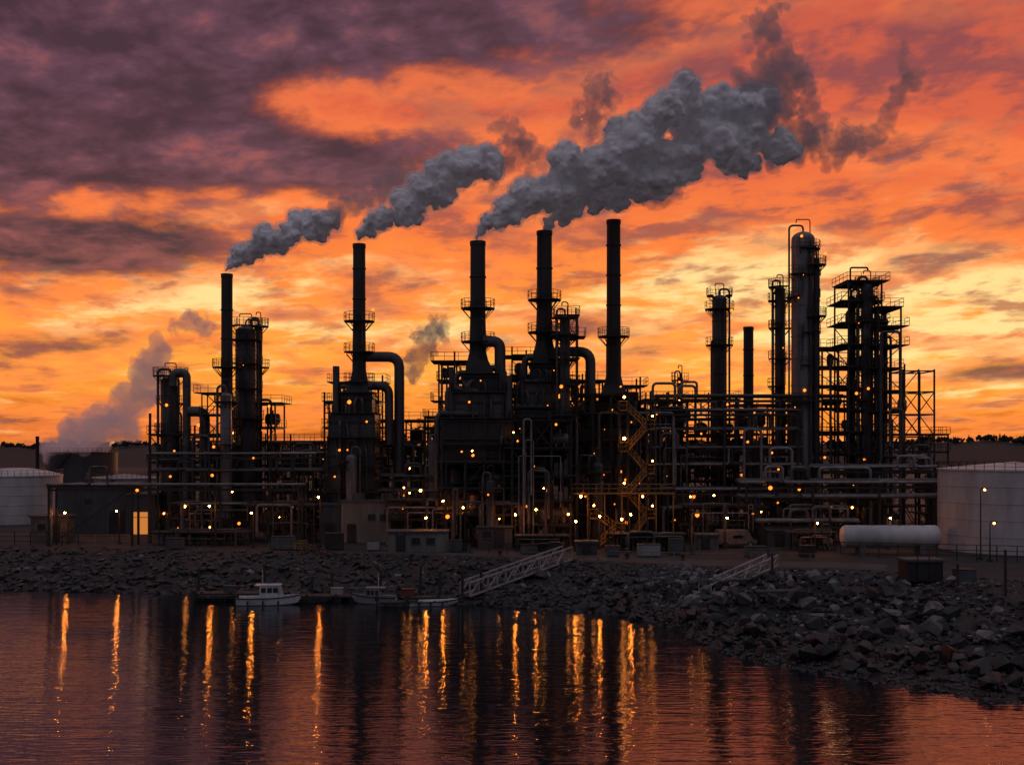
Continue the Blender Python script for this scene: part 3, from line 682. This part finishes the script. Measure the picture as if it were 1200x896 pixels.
building(148,182,164,5,580,'open bay glowing orange beside the grey warehouse','grey',((.22,2.4,1),),units=0)
building(36,78,150,3,606,'small pale hut near the left end of the quay','conc',((.6,.9,0),),((.2,.5),),units=0,name='hut')
building(676,700,133,2,636,'small grey control kiosk at the head of the gangway','grey',((.3,.8,0),),units=0,name='kiosk')
building(1063,1105,108,2.5,658,'dark steel container shed on the right bank','steel',((.3,1,0),),units=0,name='container_shed')
building(818,842,140,3,628,'grey electrical cabinet hut beside the quay road','conc',((.2,.8,0),),units=0,name='hut')
building(560,600,142,4,618,'dark pump house under the third chimney','grey',((.5,1,0),),((.15,.5),),units=1,name='pump_house')
building(900,930,144,3,622,'dark analyser hut before the tallest grey column','grey',((.3,1,0),),units=0,name='hut')
# ------------------------------------------------------------ street lamps
def lamp_proto(h):
    rt=thing('street_lamp','x','street lamp')
    MB().cyl((0,0,0),(0,0,h),.1,.06,8).box(-.22,.22,-.22,.22,0,.25).build('pole','steel',rt)
    MB().tube([(0,0,h-.1),(0,-.25,h+.1),(0,-.9,h+.15)],.045,6,.2).build('arm','steel',rt)
    hd=MB().box(-.2,.2,-1.35,-.8,h+.1,h+.24).build('head','steel',rt,False)
    b_=lamp(hd,(0,-1.1,h),.12,'lampB'); b_.name='bulb'
    return rt
SL=[(80,600,148,'in front of the left edge tanks'),(140,598,148,'before the grey warehouse'),(248,592,144,'at the foot of the left columns'),(297,600,142,'right of the leftmost chimney, on the quay'),(375,582,143,'at the left corner of the tan building'),
(500,606,141,'right of the low pale site cabin'),(520,586,145,'behind the right end of the low site cabin'),(604,602,141,'between the third and fourth chimneys on the quay'),(628,596,146,'below the fourth chimney'),(674,610,138,'just left of the control kiosk'),(702,604,141,'right of the control kiosk'),(738,602,139,'in front of the tall zigzag stairs'),
(850,606,141,'right of the pale electrical hut'),(955,612,137,'below the tallest grey column'),(1040,606,141,'behind the long white pressure tank'),(1149,573,128,'tall, in front of the white storage tank'),(1160,612,126,'short, in front of the white storage tank')]
for i,(px,py,d,l) in enumerate(SL):
    h=Z(py,d)-G; r_=lamp_proto(h); r_.location=(X(px,d),d,G); r_['label']='glowing street lamp '+l; r_['group']='street lamps along the quay'
    if i>=15:
        for ch in r_.children:
            for g in ch.children: g.data=_lm['lampW']
# ------------------------------------------------------------ fences / rails
def fence(p0,p1,label,h=1.2,mt='steel',name='fence',sp=2.0,rails=3):
    p0=Vector(p0);p1=Vector(p1); rt=thing(name,label,'fence',p0); n=int((p1-p0).length/sp); m=MB()
    for i in range(n+1): p=p0.lerp(p1,i/n); m.beam(p,p+Vector((0,0,h)),.09)
    m.build('post',mt,rt,False); m=MB()
    for k in range(rails): z=Vector((0,0,h*(k+1)/rails)); m.beam(p0+z,p1+z,.07)
    m.build('rail',mt,rt,False)
fence((X(92,149),149,G),(X(192,149),149,G),'yellow safety railing before the grey warehouse',1.1,'yellow','railing')
fence((X(-20,146),146,G),(X(92,145),145,G),'dark fence along the far left quay',1.8)
fence((X(192,144),144,G),(X(372,142),142,G),'dark mesh fence before the left columns',1.8)
fence((X(530,136),136,G),(X(660,133),133,G),'dark railing along the quay left of the gangway',1.2,rails=2)
fence((X(712,130),130,G),(X(870,126),126,G),'grey guard rail along the road right of the kiosk',.8,'palepipe','guard_rail',2.5,1)
fence((X(880,126),126,G),(X(985,124),124,G),'yellow and dark barrier left of the container shed',1,'yellow','guard_rail',2.5,2)
fence((X(985,130),130,G),(X(1240,124),124,G),'dark fence before the long white pressure tank',1.8)
# ------------------------------------------------------------ quay clutter
def crate(px,d,w_,h,mt,label,name='crate'):
    x=X(px,d); rt=thing(name,label,'crate',(x,d,G)); MB().box(x-w_/2,x+w_/2,d-.6,d+.6,G+.14,G+h).build('body',mt,rt,False)
    m=MB()
    for s_ in(-.4,0,.4): m.box(x+s_*w_-.06,x+s_*w_+.06,d-.62,d+.62,G+.01,G+.137)
    m.box(x-w_/2-.04,x+w_/2+.04,d-.64,d+.64,G+h+.003,G+h+.08); m.build('pallet','wood',rt,False)
for a in((205,141,2.2,1.3,'grey','dark crate on the quay left of the mesh fence end'),(332,140,2.8,1.6,'conc','grey crate before the left structures'),(352,139.5,1.6,1.1,'yellow','small yellow crate left of the tan building'),(392,140,2.2,2.0,'steel','tall dark crate before the grey annexe'),(438,139,1.5,1.2,'tank2','pale crate left of the site cabin'),(534,137,1.6,1.4,'grey','dark crate right of the site cabin'),(620,134.5,2,1.1,'conc','grey crate left of the gangway head'),(650,133,1.2,1.5,'steel','narrow dark crate left of the kiosk'),(718,131.5,1.6,1.2,'grey','dark crate right of the kiosk'),(760,131.5,2.6,1.4,'tank2','pale crate behind the guard rail'),(792,134,1.6,1.8,'grey','tall grey crate left of the electrical hut'),(885,131,2.4,1.2,'conc','grey crate at the right end of the guard rail'),(945,130,1.6,1.4,'steel','dark crate before the low pump shelter at right'),(1130,107,1.8,1.2,'grey','dark crate right of the container shed')): crate(*a)
for (px,d,l) in((545,137.4,'beside the dark crate right of the site cabin'),(549,137,'nearer the railing, right of the site cabin'),(735,132,'behind the guard rail right of the kiosk'),(812,134,'left of the electrical hut'),(900,132,'beside the grey crate at the guard rail end'),(318,141,'left of the grey crate below the left structures')):
    x=X(px,d); rt=thing('oil_drum','dark steel oil drum '+l,'drum',(x,d,G),'oil drums on the quay'); MB().rev(x,d,[(.3,G),(.3,G+.3),(.32,G+.31),(.32,G+.34),(.3,G+.35),(.3,G+.88)],14).build('body','grey',rt); MB().rev(x,d,[(.31,G+.883),(.31,G+.92)],14).build('lid','steel',rt)
# ------------------------------------------------------------ vehicles
def truck(px,d,rz,mt,label,kind='pickup_truck'):
    rt=thing(kind,label,'vehicle')
    m=MB(); prof=[(-2.5,.5),(2.5,.5),(2.55,.95),(1.2,1.1),(.7,1.75),(-.7,1.78),(-.95,1.15),(-2.5,1.12)]
    if kind=='van': prof=[(-2.5,.5),(2.4,.5),(2.5,1.0),(1.9,1.2),(1.3,2.2),(-2.4,2.25),(-2.5,1.1)]
    n=len(prof); vs=[(x,-.9,z) for x,z in prof]+[(x,.9,z) for x,z in prof]
    m.add(vs,[tuple(range(n)),tuple(range(2*n-1,n-1,-1))]+[(i,i+n,(i+1)%n+n,(i+1)%n) for i in range(n)]); m.build('body',mt,rt,False)
    MB().box(-.6,.65,-.915,.915,1.18,1.6).build('window','glass',rt,False)
    for sx in(-1.6,1.6):
        for sy in(-.85,.85):
            w_=MB().cyl((sx,sy-.12,.4),(sx,sy+.12,.4),.4,n=16).build('wheel','rubber',rt)
            MB().cyl((sx,sy-.13,.4),(sx,sy+.13,.4),.2,n=10).build('rim','palepipe',w_)
    for sy in(-.6,.6): MB().box(2.5,2.57,sy-.15,sy+.15,.75,.9).build('headlight','palepipe',rt,False)
    rt.location=(X(px,d),d,G+.02); rt.rotation_euler=(0,0,rz)
truck(862,143,.1,'conc','grey van parked right of the electrical cabinet hut','van')
# ------------------------------------------------------------ marina
def dock(px0,px1,d,label,w_=2.0):
    x0,x1=X(px0,d),X(px1,d); rt=thing('floating_dock',label,'dock',((x0+x1)/2,d,0)); MB().box(x0,x1,d-w_/2,d+w_/2,.42,.58).build('deck','wood',rt,False)
    m=MB(); xx=x0+.5
    while xx<x1-1: m.box(xx,xx+1.6,d-w_/2+.1,d+w_/2-.1,-.3,.415); xx+=2.4
    m.box(x0+.3,x1-.3,d-.2,d+.2,-.1,.3)
    m.build('float','rubber',rt,False)
    xx=x0+1
    while xx<x1: MB().box(xx-.12,xx+.12,d-w_/2+.05,d-w_/2+.2,.583,.75).build('cleat','steel',rt,False); xx+=3
dock(228,352,118.5,'left floating dock behind the cabin boat')
dock(350,470,116.5,'middle floating dock behind the work boats')
dock(468,566,115.5,'right floating dock at the foot of the gangway')
pl=[(232,120),(309,120),(365,118),(388,117.5),(445,117),(492,116.5),(515,116),(541,115),(563,116)]
names=['at the left end of the left dock','behind the cabin boat','where the left and middle docks meet','just right of the dock junction','at the middle of the middle dock','left of the open skiff','behind the open skiff','at the gangway foot, nearer of the two','at the gangway foot, farther right']
for (px,d),nn in zip(pl,names):
    rt=thing('mooring_pile','dark timber mooring pile '+nn,'pile',(X(px,d),d,-1),'mooring piles along the floating docks'); zt=rnd.uniform(2.2,3.9)
    MB().cyl((X(px,d),d,-1),(X(px,d)+.1,d,zt),.19,.15,10).build('post','wood',rt); MB().cyl((X(px,d)+.1,d,zt),(X(px,d)+.1,d,zt+.2),.18,.03,10).build('cap','wood',rt)
for (px,d,h,l) in((905,112,2.2,'short timber post beside the right ramp'),(1122,104,2.0,'timber post right of the container shed'),(1178,100,3.6,'tall dark post near the right edge')):
    rt=thing('timber_post',l,'post',(X(px,d),d,1)); MB().cyl((X(px,d),d,1),(X(px,d),d,G+h),.14,.12,9).build('post','wood',rt); MB().cyl((X(px,d),d,G+h),(X(px,d),d,G+h+.15),.2,.1,9).build('cap','steel',rt)
def hull(L,W,H,m=None):
    m=m or MB(); n=12; vs=[]
    for i in range(n+1):
        t=i/n; x=-L/2+L*t; k=max(0,(t-.4)/.6); wd=W/2*(1-k**2.4)*(.9+.1*min(1,t*4))+.02; sh=H*(1+.35*k*k); kl=-.25+.5*k**4
        vs+=[(x+k*.25,-wd,sh),(x,-wd*.78,.05+.2*k**3),(x,0,kl),(x,wd*.78,.05+.2*k**3),(x+k*.25,wd,sh),(x+k*.2,wd*.86,sh-.03),(x+k*.2,wd*.8,sh*.55),(x+k*.2,-wd*.8,sh*.55),(x+k*.2,-wd*.86,sh-.03)]
    fs=[]
    for i in range(n):
        for k in range(9): j=(k+1)%9; fs.append((i*9+k,i*9+j,(i+1)*9+j,(i+1)*9+k))
    fs.append(tuple(range(9))); fs.append(tuple(range(n*9+8,n*9-1,-1))); return m.add(vs,fs)
def outboard(rt,L):
    MB().box(-L/2-.45,-L/2-.05,-.17,.17,.6,1.05).box(-L/2-.3,-L/2-.15,-.06,.06,-.3,.6).build('outboard_motor','rubber',rt,False)
def boat(kind,px,d,rz,L,label,mt='boatw',cabin=0):
    rt=thing(kind,label,'boat'); H=.78 if cabin else .5; hull(L,L*.34,H).build('hull',mt,rt)
    m=MB()
    for sg in(-1,1):
        pr=None
        for i in range(9):
            t=i/8; k=max(0,(t-.4)/.6); q=(-L/2+L*t+k*.25,sg*(L*.17*(1-k**2.4)*(.9+.1*min(1,t*4))+.04),H*(1+.35*k*k)-.08)
            if pr: m.beam(pr,q,.1)
            pr=q
    m.build('rub_rail','rubber',rt,False)
    for i in range(3):
        xx=-L*.3+i*L*.25; MB().cyl((xx,-L*.17-.12,.1),(xx,-L*.17-.12,.5),.09,n=8).build('fender','rubber',rt)
    if cabin:
        x0,x1=-.12*L,.2*L; w_=L*.115; z0,z1=.6,.65+L*.215
        c=MB().add([(x0,-w_,z0),(x1+.35,-w_,z0),(x1+.35,w_,z0),(x0,w_,z0),(x0,-w_,z1),(x1,-w_*.9,z1),(x1,w_*.9,z1),(x0,w_,z1)],[(0,3,2,1),(4,5,6,7),(0,1,5,4),(1,2,6,5),(2,3,7,6),(3,0,4,7)]).build('cabin',mt,rt,False)
        MB().box(x0-.5,x1+.15,-w_-.08,w_+.08,z1+.003,z1+.08).build('roof',mt,c,False)
        for a in(.08,.4,.7):
            xa=x0+(x1-x0)*a; MB().box(xa,xa+(x1-x0)*.24,-w_-.015,w_+.015,z1-.68,z1-.2).build('window','glass',c,False)
        MB().beam((x0+.2,0,z1),(x0+.2,0,z1+1.5),.06).beam((x0+.2,-.4,z1+.9),(x0+.2,.4,z1+.9),.05).build('mast','boatw',rt,False)
        q=MB(); pr=None
        for i in range(7):
            t=i/6; x=L*.2+(L*.28)*math.sin(t*PI)**.5 if 0<i<6 else L*.2; y=-(L*.14)*math.cos(t*PI); q.beam((x,y,.9),(x,y,1.5),.04)
            if pr:q.beam((pr[0],pr[1],1.5),(x,y,1.5),.04)
            pr=(x,y)
        q.build('bow_rail','palepipe',rt,False)
    else:
        for xx in(-.25,.05,.3): MB().box(xx*L-.12,xx*L+.12,-L*.14,L*.14,.34,.4).build('bench','wood',rt,False)
    outboard(rt,L); rt.location=(X(px,d),d,0); rt.rotation_euler=(0,0,rz); return rt
boat('motor_boat',314,113.5,.05,6.0,'white cabin motor boat moored at the left dock','boatw',1)
boat('motor_boat',440,114.2,PI-.1,4.3,'smaller grey cabin boat moored at the middle dock','tank2',1)
boat('skiff',507,112.8,.12,4.6,'white open skiff moored near the gangway','boatw')
boat('skiff',362,115,.1,4.2,'dark open skiff right of the white cabin boat','grey')
boat('skiff',466,112.2,.05,3.6,'low grey skiff right of the smaller cabin boat','conc')
boat('skiff',256,116,.0,4.4,'dark skiff at the left end of the left dock','steel')
boat('skiff',530,116.8,.1,3.6,'dark dinghy behind the white open skiff','grey')
for (px,d,l,mt) in((478,116,'red crate on the right dock','red'),(418,116.8,'grey locker on the middle dock','grey'),(395,116.8,'pale gear box on the middle dock','tank2'),(270,118.6,'dark locker on the left dock','grey')):
    rt=thing('dock_box',l,'box',(X(px,d),d,.58)); x=X(px,d); MB().box(x-.6,x+.6,d-.4,d+.4,.583,1.2).build('body',mt,rt,False); MB().box(x-.65,x+.65,d-.45,d+.45,1.203,1.28).build('lid',mt,rt,False)
def gangway(p,q,label,w_=1.4,h=1.35,n=12,mt='pale',k=.8):
    p=Vector(p);q=Vector(q); rt=thing('gangway',label,'gangway',p); a=(q-p); s_=a.cross(Vector((0,0,1))).normalized()*w_/2; U=Vector((0,0,h))
    m=MB(); m.add([p-s_,p+s_,q+s_,q-s_,p-s_-U*.08,p+s_-U*.08,q+s_-U*.08,q-s_-U*.08],[(0,1,2,3),(7,6,5,4),(0,4,5,1),(1,5,6,2),(2,6,7,3),(3,7,4,0)]); m.build('deck','deck',rt,False)
    for sg in(-1,1):
        m=MB(); o=s_*sg; m.beam(p+o,q+o,.2*k).beam(p+o+U,q+o+U,.18*k)
        for i in range(n+1):
            t=i/n; m.beam(p+a*t+o,p+a*t+o+U,.12*k)
            if i<n: m.beam(p+a*t+o+(U if i%2 else U*0),p+a*(i+1)/n+o+(U*0 if i%2 else U),.12*k)
        m.build('truss',mt,rt,False)
gangway((X(545,114.5),114.5,.75),(X(665,126),126,3.3),'long pale truss gangway rising from the right dock to the kiosk')
gangway((X(826,106),106,1.9),(X(905,116),116,3.7),'shorter truss ramp on the bank at centre right',1.3,1.0,9,'pale')
gangway((X(440,128),128,1.2),(X(352,137),137,3.1),'dark narrow ramp behind the middle dock',1.0,.9,9,'steel',.7)
for i,(px,d,l) in enumerate(((586,131.5,'left of the gangway head'),(640,130,'at the gangway head'),(735,128.5,'right of the kiosk'),(800,127,'before the electrical hut'))):
    rt=thing('bollard','squat black mooring bollard '+l,'bollard',(X(px,d),d,G),'mooring bollards on the quay'); x=X(px,d)
    MB().rev(x,d,[(.3,G),(.22,G+.1),(.2,G+.5),(.32,G+.6),(.3,G+.72),(.1,G+.78)],14).build('post','steel',rt)
# ------------------------------------------------------------ smoke
def smoke_mat(name,col,dens,em,aniso=.1):
    m=bpy.data.materials.new(name); m.use_nodes=True; n=m.node_tree; n.nodes.clear()
    v_=n.nodes.new('ShaderNodeVolumePrincipled'); v_.inputs['Color'].default_value=(*col,1); v_.inputs['Density'].default_value=dens; v_.inputs['Anisotropy'].default_value=aniso
    v_.inputs['Emission Strength'].default_value=1; v_.inputs['Emission Color'].default_value=(*[e_*dens for e_ in em],1)  # smoke glows slightly by itself, standing in for light scattered inside it
    o=n.nodes.new('ShaderNodeOutputMaterial'); n.links.new(v_.outputs[0],o.inputs['Volume']); return m
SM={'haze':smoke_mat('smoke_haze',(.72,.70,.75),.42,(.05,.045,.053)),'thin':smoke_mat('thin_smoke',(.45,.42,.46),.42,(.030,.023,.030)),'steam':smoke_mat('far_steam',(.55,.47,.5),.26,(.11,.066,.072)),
 'core':mat('smoke_core',(.80,.78,.80),(.90,.88,.91),.3,.95,0,0)}
SM['core'].node_tree.nodes['Principled BSDF'].inputs['Specular IOR Level'].default_value=0
icov=[]
for sd_ in(1,2):
    bm=bmesh.new(); bmesh.ops.create_icosphere(bm,subdivisions=sd_,radius=1); bm.verts.index_update(); icov.append(([v_.co.copy() for v_ in bm.verts],[tuple(v_.index for v_ in f.verts) for f in bm.faces])); bm.free()
def rdir(): return Vector((rnd.gauss(0,1),rnd.gauss(0,1),rnd.gauss(0,1))).normalized()
txs={}
def tex(sc):
    if sc not in txs: t=bpy.data.textures.new('c','CLOUDS'); t.noise_scale=sc; t.noise_depth=4; txs[sc]=t
    return txs[sc]
def bake(o):
    dg=bpy.context.evaluated_depsgraph_get(); me=bpy.data.meshes.new_from_object(o.evaluated_get(dg)); bpy.data.objects.remove(o); return me
def plume_mesh(pts,d,vox,jit=.35,med=9,sm=5,disp=.5,dsc=2.0,grow=0,rag=0):
    mb=MB(); P=[(Vector((X(a,d),d,Z(b,d))),S(r,d)) for a,b,r in pts]
    def ball(c,r,k):
        vv,ff=icov[k]; mb.add([c+v_*r for v_ in vv],ff)
    for (p,r),(q,r2) in zip(P,P[1:]):
        L=(q-p).length; n=max(1,int(L/((r+r2)*.5*(.42 if rag else .5))))
        for i in range(n):
            t=i/n; c=p.lerp(q,t); rr=r+(r2-r)*t; c=c+rdir()*rr*jit
            if rag:
                for k in range(med):
                    c2=c+rdir()*rr*rnd.uniform(.1,1.05)**.8; r3=rr*rnd.uniform(.10,.34); ball(c2,r3,1)
                    for j in range(sm): ball(c2+rdir()*r3*rnd.uniform(.8,2.1),r3*rnd.uniform(.2,.5),0)
                continue
            ball(c,rr*.62,1)
            for k in range(med):
                e_=rdir(); c2=c+e_*rr*.62; r3=rr*rnd.uniform(.2,.44); ball(c2,r3,1)
                for j in range(sm): e2=(rdir()+e_*.8).normalized(); ball(c2+e2*r3*.9,r3*rnd.uniform(.25,.5),1 if sm>6 else 0)
    o=mb.build('tmp','steel'); md=o.modifiers.new('r','REMESH'); md.mode='VOXEL'; md.voxel_size=vox
    m2=o.modifiers.new('d','DISPLACE'); m2.texture=tex(dsc); m2.strength=disp; m2.texture_coords='LOCAL'; m2.mid_level=.5
    me=bake(o); out=[me]
    if grow:
        o=bpy.data.objects.new('tmp2',me.copy()); C.objects.link(o)
        a=o.modifiers.new('a','DISPLACE'); a.strength=grow; a.mid_level=0
        b_=o.modifiers.new('b','REMESH'); b_.mode='VOXEL'; b_.voxel_size=.4
        c_=o.modifiers.new('c','DISPLACE'); c_.texture=tex(1.3); c_.strength=1.6; c_.mid_level=.42; c_.texture_coords='LOCAL'
        out.append(bake(o))
    return out
def plume(label,d,base,parts,cat='smoke'):
    rt=thing('smoke_plume',label,cat,(X(base[0],d),d,Z(base[1],d)))
    for nme,mt,pts,vox,kw in parts:
        ms=plume_mesh(pts,d,vox,**kw)
        for i,me in enumerate(ms):
            nn=nme if i==0 else 'soft_edge'; me.name=nn; me.transform(Matrix.Translation(-rt.location)); me.materials.clear(); me.materials.append(SM[mt if i==0 else 'haze']); me.shade_smooth()
            o=bpy.data.objects.new(nn,me); C.objects.link(o); o.parent=rt
W_=dict(jit=.4,med=18,sm=5,disp=1.1,dsc=.9,rag=1)
K_=dict(jit=.55,med=15,sm=8,disp=.7,dsc=2.0,grow=.3)
plume('grey smoke plume drifting right from the leftmost chimney',166,(266,320),[
 ('billow','core',[(266,317,3),(274,306,7),(290,294,12),(320,280,16),(350,268,18),(378,262,14),(394,262,8)],.17,K_),
 ('wisp','thin',[(385,262,14),(400,246,17),(420,240,16),(445,222,14),(470,202,17),(492,204,9)],.25,W_)])
plume('grey smoke plume drifting right from the second chimney',158,(421,284),[
 ('billow','core',[(421,281,3),(428,270,7),(448,256,14),(480,242,19),(512,222,23),(545,206,24),(572,196,18),(590,190,11)],.17,K_),
 ('wisp','thin',[(570,200,18),(592,180,22),(618,180,22),(645,172,12)],.25,W_),('wisp','thin',[(610,165,15),(596,150,14),(576,143,8)],.25,W_)])
plume('long grey smoke plume drifting right from the third chimney',152,(560,281),[
 ('billow','core',[(560,277,4),(570,265,9),(595,246,16),(630,225,23),(668,205,26),(700,190,26),(735,165,26),(770,145,27),(798,118,24),(812,105,14)],.17,K_),
 ('wisp','thin',[(690,156,13),(690,128,21),(706,105,20),(684,92,10)],.25,W_),
 ('wisp','thin',[(798,108,18),(814,88,12)],.25,W_)])
plume('widest smoke plume drifting right from the fourth chimney and breaking into dark wisps',156,(638,270),[
 ('billow','core',[(640,267,4),(648,256,9),(672,245,16),(710,228,20),(750,212,26),(790,190,32),(830,165,38),(862,140,38),(892,130,30),(912,118,18)],.17,K_),
 ('billow','core',[(850,175,26),(885,172,25),(915,180,18),(935,182,10)],.17,K_),
 ('wisp','thin',[(880,135,40),(905,110,34),(925,78,24),(905,48,22),(885,22,20),(915,0,16)],.25,W_),
 ('wisp','thin',[(900,165,32),(930,160,30),(958,158,28),(985,172,24),(1012,166,15),(1036,150,11),(1048,122,12),(1066,96,14),(1082,84,7)],.25,W_),
 ('wisp','thin',[(950,150,20),(948,115,16),(935,85,9)],.25,W_),('wisp','thin',[(1060,95,10),(1056,68,7),(1060,48,4)],.22,W_),
 ('wisp','thin',[(745,238,7),(775,240,11),(800,222,8)],.25,W_)])
plume('low distant steam cloud rising behind the left tanks',245,(70,527),[
 ('billow','steam',[(70,522,20),(95,512,28),(125,492,31),(150,468,30),(172,437,25),(186,410,16),(190,398,9)],.45,dict(jit=.5,med=14,sm=6,disp=1.5,dsc=2)),
 ('wisp','steam',[(205,385,10),(230,372,17),(250,388,9)],.4,W_)],'steam')
plume('small dark steam puff behind the structure between the second and third chimneys',215,(485,448),[
 ('billow','thin',[(480,446,8),(487,430,13),(497,405,16),(512,392,17),(528,378,10)],.35,W_)],'steam')
# ------------------------------------------------------------ camera
cam=bpy.data.cameras.new('Camera'); cam.lens=40; cam.sensor_width=36; cam.shift_y=.06; cam.clip_end=12000; cam.clip_start=.5
co=bpy.data.objects.new('Camera',cam); C.objects.link(co); co.location=(0,0,CH); co.rotation_euler=(R(90),0,0); SC.camera=co
SC.view_settings.view_transform='Standard'; SC.view_settings.look='None'; SC.view_settings.exposure=0
